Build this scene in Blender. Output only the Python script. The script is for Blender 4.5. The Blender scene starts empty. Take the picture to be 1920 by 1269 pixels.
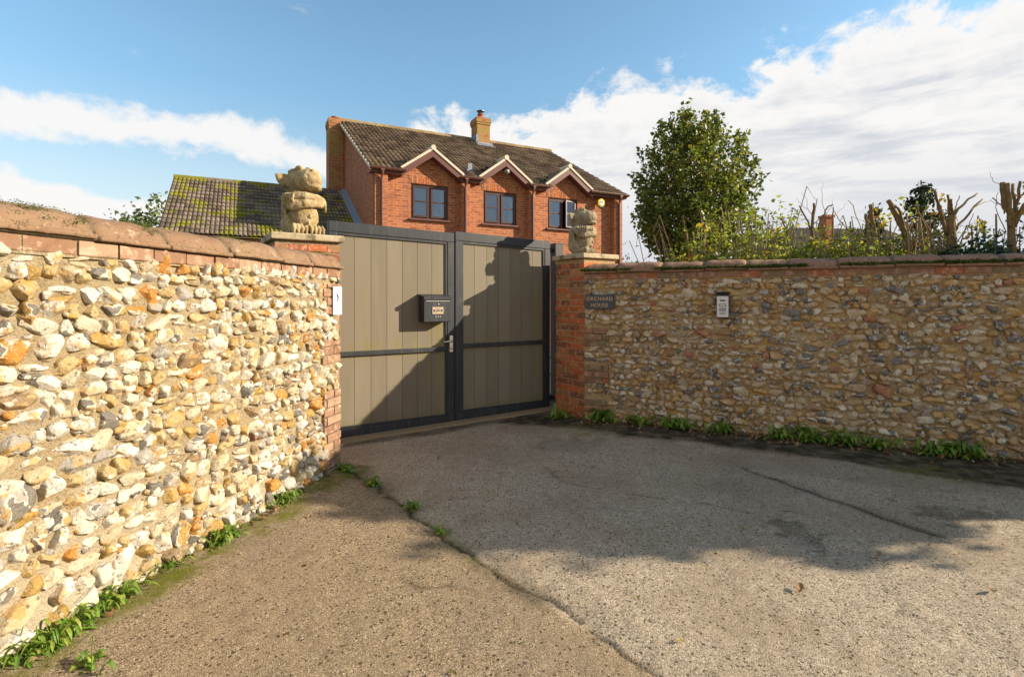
import bpy, bmesh, math, random
import numpy as np
from mathutils import Vector, Matrix, noise as mnoise
random.seed(7); rng = np.random.default_rng(7)
R = math.radians
C = bpy.context.scene.collection
sc = bpy.context.scene

# ------------------------------------------------------------------ camera, sun, sky, exposure
CAM_H = 1.45
FPX, CX, HY = 1000.0, 960.0, 565.0          # focal length, centre and horizon in photograph pixels
cam_d = bpy.data.cameras.new('camera'); cam = bpy.data.objects.new('camera', cam_d); C.objects.link(cam)
cam.location = (0, 0, CAM_H); cam.rotation_euler = (R(90), 0, 0)
cam_d.sensor_width = 36; cam_d.lens = 36*FPX/1920; cam_d.shift_y = -(634.5-HY)/1920
cam_d.clip_start = .05; cam_d.clip_end = 4000
sc.camera = cam
SUN = Vector((1, -.02, .40)).normalized()
sd = bpy.data.lights.new('sun', 'SUN'); sun = bpy.data.objects.new('sun', sd); C.objects.link(sun)
sd.energy = 5.0; sd.angle = R(.5); sd.color = (1, .86, .66)
sun.rotation_euler = SUN.to_track_quat('Z', 'Y').to_euler(); sun.location = (30, 0, 20)
vs = sc.view_settings; vs.view_transform = 'Standard'; vs.look = 'None'; vs.exposure = 0.92; vs.gamma = 1; vs.use_curve_mapping = False
SKY_STRENGTH = .145

# ------------------------------------------------------------------ node helpers
class NT:
    def __init__(s, tree): s.t = tree; s.n = tree.nodes; s.l = tree.links
    def new(s, typ, **kw):
        n = s.n.new(typ)
        for k, v in kw.items(): setattr(n, k, v)
        return n
    def put(s, sock, v):
        if v is None: return
        if hasattr(v, 'is_linked') or isinstance(v, bpy.types.NodeSocket): s.l.new(v, sock)
        else:
            if isinstance(v, (tuple, list)) and len(v) == 3 and sock.type == 'RGBA': v = (*v, 1)
            sock.default_value = v
    def m(s, op, a, b=None, c=None, clamp=False):
        n = s.new('ShaderNodeMath', operation=op, use_clamp=clamp); s.put(n.inputs[0], a); s.put(n.inputs[1], b); s.put(n.inputs[2], c); return n.outputs[0]
    def vm(s, op, a, b=None):
        n = s.new('ShaderNodeVectorMath', operation=op); s.put(n.inputs[0], a); s.put(n.inputs[1], b); return n.outputs[0]
    def mix(s, f, a, b, blend='MIX'):
        n = s.new('ShaderNodeMix', data_type='RGBA', blend_type=blend); s.put(n.inputs[0], f); s.put(n.inputs[6], a); s.put(n.inputs[7], b); return n.outputs[2]
    def noise(s, vec, scale, detail=4, rough=.55, out=0, dist=0):
        n = s.new('ShaderNodeTexNoise'); s.put(n.inputs['Vector'], vec); n.inputs['Scale'].default_value = scale; n.inputs['Detail'].default_value = detail
        n.inputs['Roughness'].default_value = rough; n.inputs['Distortion'].default_value = dist; return n.outputs[out]
    def voro(s, vec, scale, feature='F1', out='Distance', rnd=1):
        n = s.new('ShaderNodeTexVoronoi', feature=feature); s.put(n.inputs['Vector'], vec); n.inputs['Scale'].default_value = scale; n.inputs['Randomness'].default_value = rnd; return n.outputs[out]
    def ramp(s, f, stops, interp='LINEAR'):
        n = s.new('ShaderNodeValToRGB'); r = n.color_ramp; r.interpolation = interp
        while len(r.elements) < len(stops): r.elements.new(.5)
        for e, (p, c) in zip(r.elements, stops):
            e.position = p; e.color = (c, c, c, 1) if isinstance(c, (int, float)) else (*c, 1)
        s.put(n.inputs[0], f); return n.outputs[0]
    def smooth(s, v, lo, hi):
        n = s.new('ShaderNodeMapRange', interpolation_type='SMOOTHSTEP'); s.put(n.inputs[0], v); s.put(n.inputs[1], lo); s.put(n.inputs[2], hi); return n.outputs[0]
    def sep(s, v):
        n = s.new('ShaderNodeSeparateXYZ'); s.put(n.inputs[0], v); return n.outputs
    def comb(s, x, y, z):
        n = s.new('ShaderNodeCombineXYZ'); s.put(n.inputs[0], x); s.put(n.inputs[1], y); s.put(n.inputs[2], z); return n.outputs[0]
    def obj(s): return s.new('ShaderNodeTexCoord').outputs['Object']
    def rand(s): return s.new('ShaderNodeNewGeometry').outputs['Random Per Island']
    def attr(s, name): return s.new('ShaderNodeAttribute', attribute_name=name).outputs['Fac']
    def bump(s, h, strength, dist=.01, normal=None):
        n = s.new('ShaderNodeBump'); n.inputs['Strength'].default_value = strength; n.inputs['Distance'].default_value = dist; s.put(n.inputs['Height'], h); s.put(n.inputs['Normal'], normal); return n.outputs[0]

def mat(name):
    m = bpy.data.materials.new(name); m.use_nodes = True
    t = NT(m.node_tree); b = m.node_tree.nodes['Principled BSDF']
    return m, t, b
def setb(t, b, base=None, rough=None, metal=None, normal=None, spec=None):
    for k, v in (('Base Color', base), ('Roughness', rough), ('Metallic', metal), ('Normal', normal), ('Specular IOR Level', spec)):
        if v is not None: t.put(b.inputs[k], v)

# ------------------------------------------------------------------ world: sky with clouds, laid out by compass bearing and height
W = bpy.data.worlds.new('World'); sc.world = W; W.use_nodes = True
t = NT(W.node_tree); bg = W.node_tree.nodes['Background']; wout = W.node_tree.nodes['World Output']
sk = t.new('ShaderNodeTexSky', sky_type='NISHITA', sun_disc=False)
sk.sun_elevation = math.asin(SUN.z); sk.sun_rotation = math.atan2(SUN.x, SUN.y); sk.dust_density = .4; sk.air_density = 1.0; sk.ozone_density = 2.2
blue = t.mix(1, sk.outputs[0], (.78, .92, .86), 'MULTIPLY')
bg.inputs[1].default_value = SKY_STRENGTH
d = t.new('ShaderNodeTexCoord').outputs['Generated']
x, y, z = t.sep(d)
hyp = t.m('SQRT', t.m('ADD', t.m('MULTIPLY', x, x), t.m('MULTIPLY', y, y)))
az = t.m('ARCTAN2', x, y); el = t.m('DIVIDE', z, t.m('MAXIMUM', hyp, .01))
lowdim = t.m('ADD', .68, t.m('MULTIPLY', t.smooth(el, .05, .45), .32)); t.put(bg.inputs[0], t.mix(1, blue, t.comb(t.m('MULTIPLY', lowdim, 1.04), lowdim, t.m('MULTIPLY', lowdim, .98)), 'MULTIPLY'))
def curve(pts):                       # bearing -> height of a cloud edge
    n = t.new('ShaderNodeFloatCurve'); c = n.mapping.curves[0]
    q = []
    for px, py in pts:
        a = math.atan2(px-CX, FPX); q.append(((a+1.2)/2.4, (HY-py)/FPX*math.cos(a)+.2))
    c.points[0].location = (0, q[0][1]); c.points[1].location = (1, q[-1][1])
    for p in q: c.points.new(*p)
    n.mapping.update()
    t.put(n.inputs['Value'], t.m('DIVIDE', t.m('ADD', az, 1.2), 2.4, clamp=True)); return t.m('SUBTRACT', n.outputs[0], .2)
v3 = t.comb(t.m('MULTIPLY', az, 1.0), el, t.m('MULTIPLY', y, .3))
n1 = t.m('SUBTRACT', t.noise(v3, 7, 8, .62, dist=.3), .5)
n2 = t.m('SUBTRACT', t.noise(t.vm('MULTIPLY', v3, (1, 1.6, 1)), 22, 6, .6), .5)
nn = t.m('ADD', t.m('MULTIPLY', n1, .30), t.m('MULTIPLY', n2, .10))
e1 = curve([(0, 560), (600, 420), (760, 260), (800, 215), (880, 210), (960, 240), (1040, 185), (1110, 160), (1200, 165), (1380, 130), (1470, 110), (1560, 90), (1630, 45), (1700, 5), (1780, 15), (1900, -30), (2100, -80)])
bank = t.smooth(t.m('SUBTRACT', t.m('ADD', e1, nn), el), -.012, .035)
e2 = curve([(-300, 190), (0, 208), (150, 220), (300, 238), (450, 258), (560, 280), (640, 310), (760, 340), (900, 380)])
strip = t.smooth(t.m('ABSOLUTE', t.m('SUBTRACT', t.m('ADD', e2, t.m('MULTIPLY', nn, .45)), el)), .048, .012)
e3 = curve([(-300, 280), (0, 318), (60, 345), (180, 370), (330, 385), (450, 480), (700, 560), (1200, 560)])
low = t.smooth(t.m('SUBTRACT', t.m('ADD', e3, t.m('MULTIPLY', nn, .35)), el), -.03, .004)
wisp = t.m('MULTIPLY', t.smooth(t.noise(t.vm('MULTIPLY', v3, (1, 2.2, 1)), 5, 8, .68), .60, .80), .35)
mask = t.m('MAXIMUM', t.m('MAXIMUM', bank, t.m('MULTIPLY', strip, .95)), t.m('MAXIMUM', low, wisp))
behind = t.m('MULTIPLY', t.smooth(y, .12, -.25), t.m('MULTIPLY', t.smooth(t.noise(d, 2.4, 7, .6), .40, .56), .62))     # broken cloud added out of view behind the camera, to warm the shade
mask = t.m('MULTIPLY', t.m('MAXIMUM', mask, behind), t.smooth(el, -.02, .0))
hz = t.m('MULTIPLY', t.smooth(el, .38, .05), .55)          # pale band low over the horizon
mask2 = t.m('MAXIMUM', mask, hz)
depth = t.smooth(t.m('SUBTRACT', t.m('ADD', e1, nn), el), .02, .14)
streak = t.noise(t.comb(t.m('MULTIPLY', az, 5), t.m('MULTIPLY', el, 22), 3.1), 1.25, 7, .62, dist=.3)
grey = t.m('MULTIPLY', depth, t.smooth(streak, .34, .70))
grey = t.m('MAXIMUM', grey, t.m('MULTIPLY', t.smooth(el, .30, .04), t.m('MULTIPLY', bank, .8)))
ccol = t.mix(grey, (1.0, .985, .965), (.68, .71, .77))
ccol = t.mix(t.smooth(y, .1, -.2), ccol, (.84, .79, .71))
bg2 = t.new('ShaderNodeBackground'); t.put(bg2.inputs[0], ccol); bg2.inputs[1].default_value = .51
ms = t.new('ShaderNodeMixShader'); t.put(ms.inputs[0], mask2); t.l.new(bg.outputs[0], ms.inputs[1]); t.l.new(bg2.outputs[0], ms.inputs[2])
t.l.new(ms.outputs[0], wout.inputs[0])

# ------------------------------------------------------------------ object helpers
def U(px, py, Y): return Vector(((px-CX)/FPX*Y, Y, CAM_H+(HY-py)/FPX*Y))     # photograph pixel at a depth -> point
def thing(name, label, cat, loc=(0, 0, 0), rz=0, group=None):
    o = bpy.data.objects.new(name, None); C.objects.link(o); o.empty_display_size = .2
    o.location = loc; o.rotation_euler = (0, 0, rz); tag(o, label, cat, group); return o
def tag(o, label=None, cat=None, group=None, kind=None):
    for k, v in (('label', label), ('category', cat), ('group', group), ('kind', kind)):
        if v: o[k] = v
    return o
def link(name, verts, faces, m, parent=None, smooth=False, attrs=None):
    me = bpy.data.meshes.new(name)
    if isinstance(verts, np.ndarray) and isinstance(faces, np.ndarray):
        me.vertices.add(len(verts)); me.vertices.foreach_set('co', verts.astype(np.float32).ravel())
        k = faces.shape[1]; me.loops.add(faces.size); me.loops.foreach_set('vertex_index', faces.astype(np.int32).ravel())
        me.polygons.add(len(faces)); me.polygons.foreach_set('loop_start', np.arange(0, faces.size, k, dtype=np.int32))
        me.update(calc_edges=True); me.validate()
    else:
        me.from_pydata([tuple(v) for v in verts], [], faces)
    for kname, arr in (attrs or {}).items():
        a = me.attributes.new(kname, 'FLOAT', 'POINT'); a.data.foreach_set('value', np.asarray(arr, dtype=np.float32))
    if smooth: me.polygons.foreach_set('use_smooth', np.ones(len(me.polygons), dtype=bool))
    me.materials.append(m)
    o = bpy.data.objects.new(name, me); C.objects.link(o)
    if parent: o.parent = parent
    return o
class MB:
    """collects shapes and links them as one mesh object"""
    def __init__(s): s.v = []; s.f = []
    def add(s, vs, fs, M=None):
        k = len(s.v)
        s.v += [tuple(M @ Vector(p)) if M else tuple(p) for p in vs]; s.f += [[i+k for i in f] for f in fs]; return s
    def box(s, x0, x1, y0, y1, z0, z1, M=None, bev=0):
        if bev:
            b = bev; vs = []; 
            for (zz, ins) in ((z0, b), (z0+b, 0), (z1-b, 0), (z1, b)):
                vs += [(x0+ins, y0+ins, zz), (x1-ins, y0+ins, zz), (x1-ins, y1-ins, zz), (x0+ins, y1-ins, zz)]
            fs = [[3, 2, 1, 0], [12, 13, 14, 15]]
            for k in range(3):
                for i in range(4): fs.append([k*4+i, k*4+(i+1) % 4, k*4+4+(i+1) % 4, k*4+4+i])
            return s.add(vs, fs, M)
        vs = [(x0, y0, z0), (x1, y0, z0), (x1, y1, z0), (x0, y1, z0), (x0, y0, z1), (x1, y0, z1), (x1, y1, z1), (x0, y1, z1)]
        return s.add(vs, [[3, 2, 1, 0], [4, 5, 6, 7], [0, 1, 5, 4], [1, 2, 6, 5], [2, 3, 7, 6], [3, 0, 4, 7]], M)
    def prism(s, poly, y0, y1, M=None):      # poly in x,z pushed along y
        n = len(poly); vs = [(x, y0, z) for x, z in poly]+[(x, y1, z) for x, z in poly]
        fs = [list(range(n)), list(range(2*n-1, n-1, -1))]+[[i, i+n, (i+1) % n+n, (i+1) % n] for i in range(n)]
        return s.add(vs, fs, M)
    def tube(s, pts, rad, n=8, cap=True, M=None):
        pts = [Vector(p) for p in pts]; rad = rad if isinstance(rad, (list, tuple)) else [rad]*len(pts)
        vs = []; fs = []; prev = None
        for i, p in enumerate(pts):
            d = (pts[min(i+1, len(pts)-1)]-pts[max(i-1, 0)]).normalized()
            if prev is None: a = d.orthogonal().normalized()
            else: a = (prev-d*prev.dot(d)).normalized()
            prev = a; b = d.cross(a)
            for k in range(n):
                q = 2*math.pi*k/n; vs.append(p+(a*math.cos(q)+b*math.sin(q))*rad[i])
        for i in range(len(pts)-1):
            for k in range(n): fs.append([i*n+k, i*n+(k+1) % n, (i+1)*n+(k+1) % n, (i+1)*n+k])
        if cap: fs.append(list(range(n-1, -1, -1))); fs.append([(len(pts)-1)*n+k for k in range(n)])
        return s.add(vs, fs, M)
    def ell(s, c, r, M=None, rot=None, sub=3):
        V, F = ico(sub); Q = rot or Matrix.Identity(3)
        return s.add([Vector(c)+Q @ Vector((p[0]*r[0], p[1]*r[1], p[2]*r[2])) for p in V], F.tolist(), M)
    def quad(s, a, b, c, d): return s.add([a, b, c, d], [[0, 1, 2, 3]])
    def build(s, name, m, parent=None, smooth=False): return link(name, s.v, s.f, m, parent, smooth)
_ico = {}
def ico(sub):
    if sub not in _ico:
        bm = bmesh.new(); bmesh.ops.create_icosphere(bm, subdivisions=sub, radius=1)
        _ico[sub] = (np.array([v.co[:] for v in bm.verts]), np.array([[v.index for v in f.verts] for f in bm.faces])); bm.free()
    return _ico[sub]
def bevel(o, w=.004, seg=2):
    md = o.modifiers.new('bevel', 'BEVEL'); md.width = w; md.segments = seg; md.limit_method = 'ANGLE'; return o

def vnoise(x, y, seed=0):                       # smooth value noise for numpy grids
    xi = np.floor(x).astype(int); yi = np.floor(y).astype(int); fx = x-xi; fy = y-yi
    def h(a, b):
        n = (a*374761393+b*668265263+seed*974711) & 0x7fffffff; n = ((n ^ (n >> 13))*1274126177) & 0x7fffffff
        return ((n ^ (n >> 16)) & 0xffff)/65535.
    sx = fx*fx*(3-2*fx); sy = fy*fy*(3-2*fy)
    return (h(xi, yi)*(1-sx)+h(xi+1, yi)*sx)*(1-sy)+(h(xi, yi+1)*(1-sx)+h(xi+1, yi+1)*sx)*sy
def fbm(x, y, seed=0, o=4):
    r = 0; a = .5
    for k in range(o): r = r+a*vnoise(x*2**k, y*2**k, seed+k); a *= .5
    return r/(1-.5**o)
def sstep(v, a, b):
    q = np.clip((v-a)/(b-a), 0, 1); return q*q*(3-2*q)

# ------------------------------------------------------------------ layout (metres)
A = Vector((-1.526, 4.72, 0)); LW = Vector((-.196, -.981, 0)); LA = math.atan2(LW.y, LW.x)       # left wall: starts at A, runs towards the camera
B = Vector((.86, 6.36, .05)); RW = Vector((.926, -.378, 0)); RA = math.atan2(RW.y, RW.x)          # right wall: starts at B, runs right and forward
G0 = Vector((-1.778, 5.556, 0)); GA = R(32.4); gu = Vector((math.cos(GA), math.sin(GA), 0)); gp = Vector((-gu.y, gu.x, 0))
HA = R(27); H0 = Vector((-3.9, 14.7, 0))
def gz(x, y):
    return .05*np.clip((x+1.8)/2.6, 0, 1)*sstep(np.asarray(y, float), 4.2, 6.2)
def segd(x, y, pts):
    best = np.full(np.shape(x), 1e9)
    for (x0, y0), (x1, y1) in zip(pts[:-1], pts[1:]):
        dx, dy = x1-x0, y1-y0; tt = np.clip(((x-x0)*dx+(y-y0)*dy)/(dx*dx+dy*dy), 0, 1)
        best = np.minimum(best, np.hypot(x-x0-tt*dx, y-y0-tt*dy))
    return best
def gpt(px, py): Y = CAM_H*FPX/(py-HY); return ((px-CX)/FPX*Y, Y)

# ------------------------------------------------------------------ materials
def m_stones(name, stops, k=1.):
    m, t, b = mat(name); o = t.obj(); r = t.rand()
    c = t.ramp(r, stops, 'CONSTANT')
    off = t.vm('ADD', o, t.comb(t.m('MULTIPLY', r, 37), t.m('MULTIPLY', r, 71), 0))
    n1 = t.noise(off, 22, 5, .62); n2 = t.noise(off, 60, 5, .65); n3 = t.noise(off, 11, 3, .6)
    c = t.mix(t.m('MULTIPLY', t.smooth(n1, .54, .66), .85), c, (.60, .55, .46))
    c = t.mix(t.m('MULTIPLY', t.smooth(n3, .52, .64), .75), c, (.42, .23, .04))
    c = t.mix(t.m('MULTIPLY', t.smooth(t.noise(off, 34, 4, .6), .57, .67), .8), c, (.085, .06, .035))
    c = t.mix(t.m('MULTIPLY', t.smooth(n2, .60, .72), .7), c, (.08, .06, .04))
    c = t.mix(t.m('MULTIPLY', t.smooth(n2, .45, .30), .4), c, (.66, .62, .55))
    core = t.noise(off, 9, 3, .5); has = t.m('GREATER_THAN', t.m('FRACT', t.m('MULTIPLY', r, 173.3)), .62)
    rind = t.m('MULTIPLY', t.smooth(core, .525, .545), has); glass = t.m('MULTIPLY', t.smooth(core, .56, .575), has)
    c = t.mix(t.m('MULTIPLY', rind, .8), c, (.62, .58, .50)); c = t.mix(t.m('MULTIPLY', glass, .9), c, t.mix(n1, (.05, .05, .052), (.20, .17, .13)))
    h = t.m('ADD', t.m('ADD', t.m('MULTIPLY', n2, .6), t.m('MULTIPLY', n1, .8)), t.m('MULTIPLY', t.noise(off, 180, 3, .6), .25))
    setb(t, b, c, t.m('SUBTRACT', t.m('ADD', t.m('MULTIPLY', n1, .3), .42), t.m('MULTIPLY', glass, .3)), normal=t.bump(h, .9, .018), spec=.4); return m
M_FL = m_stones('flint_sunny', [(0, (.54, .49, .39)), (.21, (.44, .355, .22)), (.31, (.36, .225, .06)), (.40, (.50, .43, .30)), (.55, (.32, .29, .25)), (.60, (.42, .18, .025)), (.66, (.42, .30, .13)), (.75, (.23, .155, .08)), (.80, (.57, .53, .46)), (.988, (.26, .12, .07))])
M_FR = m_stones('flint_dark', [(0, (.60, .50, .36)), (.10, (.48, .355, .22)), (.26, (.52, .32, .12)), (.40, (.68, .58, .44)), (.47, (.20, .18, .17)), (.56, (.50, .38, .24)), (.69, (.36, .22, .11)), (.80, (.54, .42, .27)), (.90, (.42, .35, .28)), (.965, (.38, .15, .08))])
def m_mortar(name, a, bb, stain, lime=False):
    m, t, b = mat(name); o = t.obj(); n = t.noise(o, 3.2, 6, .6); n2 = t.noise(o, 90, 4, .7)
    c = t.mix(t.smooth(n, .35, .68), a, bb); c = t.mix(t.m('MULTIPLY', t.smooth(t.noise(o, 1.7, 5, .6), .5, .66), .7), c, stain)
    c = t.mix(t.m('MULTIPLY', t.smooth(n2, .50, .72), .6), c, (.10, .07, .035)); n3 = t.noise(o, 28, 5, .65)
    c = t.mix(t.m('MULTIPLY', t.smooth(n3, .56, .70), .5), c, (.13, .085, .04))
    if lime: c = t.mix(t.m('MULTIPLY', t.smooth(t.m('ADD', t.sep(o)[2], t.m('MULTIPLY', n, .8)), .95, .45), .8), c, (.50, .43, .31))    # lime render left on the lower courses
    setb(t, b, c, .95, normal=t.bump(t.m('ADD', n2, t.m('MULTIPLY', n3, 1.6)), 1., .018), spec=.15); return m
M_ML = m_mortar('mortar_sunny', (.36, .275, .16), (.44, .36, .235), (.38, .30, .175), True)
M_MR = m_mortar('mortar_brown', (.50, .345, .175), (.52, .39, .22), (.58, .31, .08))
def m_brick(name, stops, scale=1.):
    m, t, b = mat(name); o = t.obj(); r = t.rand(); c = t.ramp(r, stops, 'CONSTANT')
    n = t.noise(o, 16, 5, .65); n2 = t.noise(o, 70, 4, .7)
    c = t.mix(t.m('MULTIPLY', t.smooth(n, .5, .66), .8), c, tuple(min(1, q*1.5+.08) for q in stops[0][1]))
    c = t.mix(t.m('MULTIPLY', t.smooth(n, .45, .28), .6), c, (.12, .075, .05))
    setb(t, b, c, .88, normal=t.bump(n2, .6, .006), spec=.2); return m
M_BR = m_brick('old_red_brick', [(0, (.40, .13, .055)), (.22, (.24, .10, .06)), (.40, (.47, .14, .05)), (.55, (.19, .11, .065)), (.70, (.31, .17, .085)), (.86, (.42, .19, .08))])
M_BT = m_brick('pale_brick', [(0, (.27, .16, .10)), (.3, (.23, .13, .08)), (.55, (.32, .215, .14)), (.8, (.22, .12, .07))])
M_BD = m_brick('dull_brick', [(0, (.27, .15, .09)), (.3, (.33, .12, .06)), (.5, (.22, .13, .085)), (.8, (.20, .15, .085))])
def m_coping(name, a, bb, moss):
    m, t, b = mat(name); o = t.obj(); n = t.noise(o, 9, 6, .6); n2 = t.noise(o, 55, 5, .7); n3 = t.noise(o, 4.5, 5, .6)
    c = t.mix(n, a, bb); c = t.mix(t.m('MULTIPLY', t.smooth(t.noise(o, 19, 5, .6), .58, .66), .6), c, (.42, .35, .26))
    c = t.mix(t.m('MULTIPLY', t.smooth(n2, .55, .66), .85), c, (.075, .05, .03))
    c = t.mix(t.m('MULTIPLY', t.smooth(t.noise(o, 7, 6, .7), .55, .72), .6), c, (.12, .075, .045))
    c = t.mix(t.m('MULTIPLY', t.smooth(n3, .60, .70), moss), c, (.07, .08, .02))
    c = t.mix(t.m('MULTIPLY', t.m('SUBTRACT', t.rand(), .5), .5), c, (.2, .1, .06))
    setb(t, b, c, .9, normal=t.bump(n2, .7, .008), spec=.2); return m
M_CL = m_coping('terracotta_coping', (.175, .105, .060), (.29, .195, .12), .85)
M_CR = m_coping('weathered_coping', (.24, .125, .08), (.34, .20, .135), .95)
def plain(name, col, rough=.6, metal=0, spec=.5, nz=0, ns=30, nb=0):
    m, t, b = mat(name); c = col
    if nz or nb:
        n = t.noise(t.obj(), ns, 5, .65)
        if nz: c = t.mix(n, tuple(q*(1-nz) for q in col), tuple(min(1, q*(1+nz)) for q in col))
        if nb: setb(t, b, normal=t.bump(n, nb, .005))
    setb(t, b, c, rough, metal, spec=spec); return m
m, t, b = mat('anthracite_steel'); o = t.obj(); n = t.noise(t.vm('MULTIPLY', o, (26, 26, 3)), 1, 5, .65); n2 = t.noise(o, 6, 5, .65)
c = t.mix(t.m('MULTIPLY', t.smooth(n, .48, .75), .55), (.020, .023, .029), (.075, .078, .08)); c = t.mix(t.m('MULTIPLY', t.smooth(n2, .56, .72), .45), c, (.07, .065, .05))
setb(t, b, c, t.m('ADD', .36, t.m('MULTIPLY', n2, .3)), spec=.45); M_STEEL = m
M_STEELW = plain('weathered_steel_post', (.055, .05, .05), .6, 0, .4, .4, 12)
M_BLACK = plain('black_plastic', (.012, .013, .014), .35, 0, .5, .2, 30)
M_SILV = plain('brushed_silver', (.62, .61, .60), .4, .35, .5, .12, 60)
M_CHROME = plain('satin_chrome', (.68, .64, .58), .25, .9)
M_SLATE = plain('slate', (.065, .07, .085), .6, 0, .4, .3, 40)
M_GOLD = plain('gold_paint', (.60, .40, .17), .5, 0, .5)
M_WHITE = plain('white_plastic', (.80, .80, .80), .45)
M_INK = plain('printed_ink', (.05, .05, .06), .7)
M_INKP = plain('pale_purple_ink', (.28, .25, .31), .7)
M_CREAMP = plain('cream_plate', (.42, .32, .22), .5, 0, .5, .3, 80)
M_MAHO = plain('mahogany_frame', (.05, .014, .013), .45, 0, .5, .25, 20)
M_FASC = plain('brown_fascia', (.115, .042, .034), .45, 0, .5, .2, 10)
M_PIPE = plain('brown_pipe', (.15, .06, .045), .4, 0, .5, .2, 10)
M_VERGE = plain('pale_verge', (.62, .53, .42), .85, 0, .3, .3, 8, .2)
M_LEAD = plain('lead', (.20, .23, .28), .55, .3, .5, .3, 9)
M_YEL = plain('yellow_case', (.72, .44, .03), .4)
M_BLUE = plain('blue_print', (.05, .16, .42), .4)
M_GREEN = plain('green_print', (.03, .22, .12), .4)
M_CURT = plain('white_curtain', (.75, .75, .76), .9)
M_ROOM = plain('dim_room', (.05, .055, .07), .9)
M_BRASS = plain('dull_brass', (.40, .26, .14), .35, .6)
M_CONC = plain('pale_concrete', (.25, .19, .115), .92, 0, .2, .55, 60, .9)
M_LAMP = plain('lamp_casing', (.20, .20, .20), .4)
M_TERR = plain('terracotta', (.30, .11, .06), .8, 0, .3, .3, 20)

# stone of the two statues: sandstone, stained and lichened
def m_statue(name, a, bb, dark, moss):
    m, t, b = mat(name); o = t.obj(); n = t.noise(o, 11, 6, .65); n2 = t.noise(o, 120, 4, .7); n3 = t.noise(o, 5, 5, .6)
    c = t.mix(t.smooth(n, .35, .66), a, bb); c = t.mix(t.m('MULTIPLY', t.smooth(n3, .52, .70), dark), c, (.10, .085, .055))
    c = t.mix(t.m('MULTIPLY', t.smooth(t.noise(o, 8, 5, .6), .56, .68), moss), c, (.26, .21, .05))
    setb(t, b, c, .95, normal=t.bump(t.m('ADD', n2, t.m('MULTIPLY', n, .8)), .7, .006), spec=.15); return m
M_ST1 = m_statue('sandstone', (.29, .205, .10), (.47, .37, .22), .85, .8)
M_ST2 = m_statue('grey_sandstone', (.22, .175, .11), (.36, .30, .20), .9, .7)

# composite boards: fine vertical grain, each board its own tint
m, t, b = mat('composite_board'); o = t.obj(); r = t.rand()
g = t.noise(t.vm('MULTIPLY', o, (260, 260, 3)), 1, 4, .7); g2 = t.noise(t.vm('MULTIPLY', o, (9, 9, 1.2)), 1, 3, .5)
c = t.mix(r, (.155, .132, .098), (.200, .172, .128)); c = t.mix(t.m('MULTIPLY', g, .5), c, (.235, .195, .135)); c = t.mix(t.m('MULTIPLY', t.smooth(g2, .5, .75), .3), c, (.17, .16, .07))
ox, oy, oz = t.sep(o)
grime = t.m('MULTIPLY', t.smooth(t.m('ADD', oz, t.m('MULTIPLY', g2, .2)), .38, .16), .6)
c = t.mix(grime, c, (.15, .14, .055))
alg = t.m('MULTIPLY', t.m('MULTIPLY', t.smooth(oz, 1.10, .92), t.m('GREATER_THAN', oz, .9)), t.smooth(g2, .35, .65)); alg = t.m('MAXIMUM', alg, t.m('MULTIPLY', t.smooth(oz, .80, .88), t.m('MULTIPLY', t.m('LESS_THAN', oz, .9), .6)))
alg = t.m('MAXIMUM', alg, t.m('MULTIPLY', t.smooth(ox, 1.02, 1.2), t.m('MULTIPLY', t.smooth(g2, .40, .62), t.smooth(oz, 1.75, 1.5))))
c = t.mix(t.m('MULTIPLY', alg, .5), c, (.20, .175, .035))
c = t.mix(t.m('MULTIPLY', t.smooth(t.noise(t.vm('MULTIPLY', o, (5, 5, .8)), 1.3, 5, .6), .48, .70), .35), c, (.24, .205, .16))
setb(t, b, c, .75, normal=t.bump(g, .35, .003), spec=.25); M_BOARD = m

# house brickwork: courses follow the wall whichever way it faces
m, t, b = mat('house_brick'); o = t.obj(); X, Y_, Z = t.sep(o)
nx = t.sep(t.new('ShaderNodeTexCoord').outputs['Normal'])[0]
sidey = t.m('GREATER_THAN', t.m('ABSOLUTE', nx), .5)
hx = t.m('ADD', t.m('MULTIPLY', Y_, sidey), t.m('MULTIPLY', X, t.m('SUBTRACT', 1, sidey)))
bt = t.new('ShaderNodeTexBrick'); t.put(bt.inputs['Vector'], t.comb(hx, Z, 0)); bt.offset = .5
for k, v in (('Scale', 1.), ('Mortar Size', .0075), ('Brick Width', .225), ('Row Height', .075), ('Mortar Smooth', .2), ('Bias', -.1)): bt.inputs[k].default_value = v
bt.inputs['Color1'].default_value = (.44, .145, .060, 1); bt.inputs['Color2'].default_value = (.255, .075, .036, 1); bt.inputs['Mortar'].default_value = (.44, .31, .20, 1)
n = t.noise(t.comb(t.m('MULTIPLY', hx, 4.4), t.m('MULTIPLY', Z, 13.3), 0), 1, 2, .6)
c = t.mix(t.m('MULTIPLY', t.smooth(n, .5, .7), .65), bt.outputs['Color'], (.50, .20, .085))
c = t.mix(t.m('MULTIPLY', t.smooth(n, .46, .34), .65), c, (.17, .055, .035))
c = t.mix(t.m('MULTIPLY', t.noise(o, .9, 4, .6), .25), c, (.30, .14, .09)); c = t.mix(t.m('MULTIPLY', t.smooth(t.noise(t.vm('MULTIPLY', o, (1.6, 1.6, .5)), 1.2, 6, .65), .50, .72), .5), c, (.20, .075, .045))
setb(t, b, c, .88, normal=t.bump(t.m('SUBTRACT', 1, bt.outputs['Fac']), .5, .006), spec=.2); M_HB = m
def m_chim():
    m = M_HB.copy(); m.name = 'chimney_brick'; t = NT(m.node_tree); b = m.node_tree.nodes['Principled BSDF']
    src = b.inputs['Base Color'].links[0].from_socket; o = t.obj()
    t.put(b.inputs['Base Color'], t.mix(t.smooth(t.noise(o, 3.5, 6, .65), .40, .62), src, (.30, .23, .07))); return m
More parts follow.
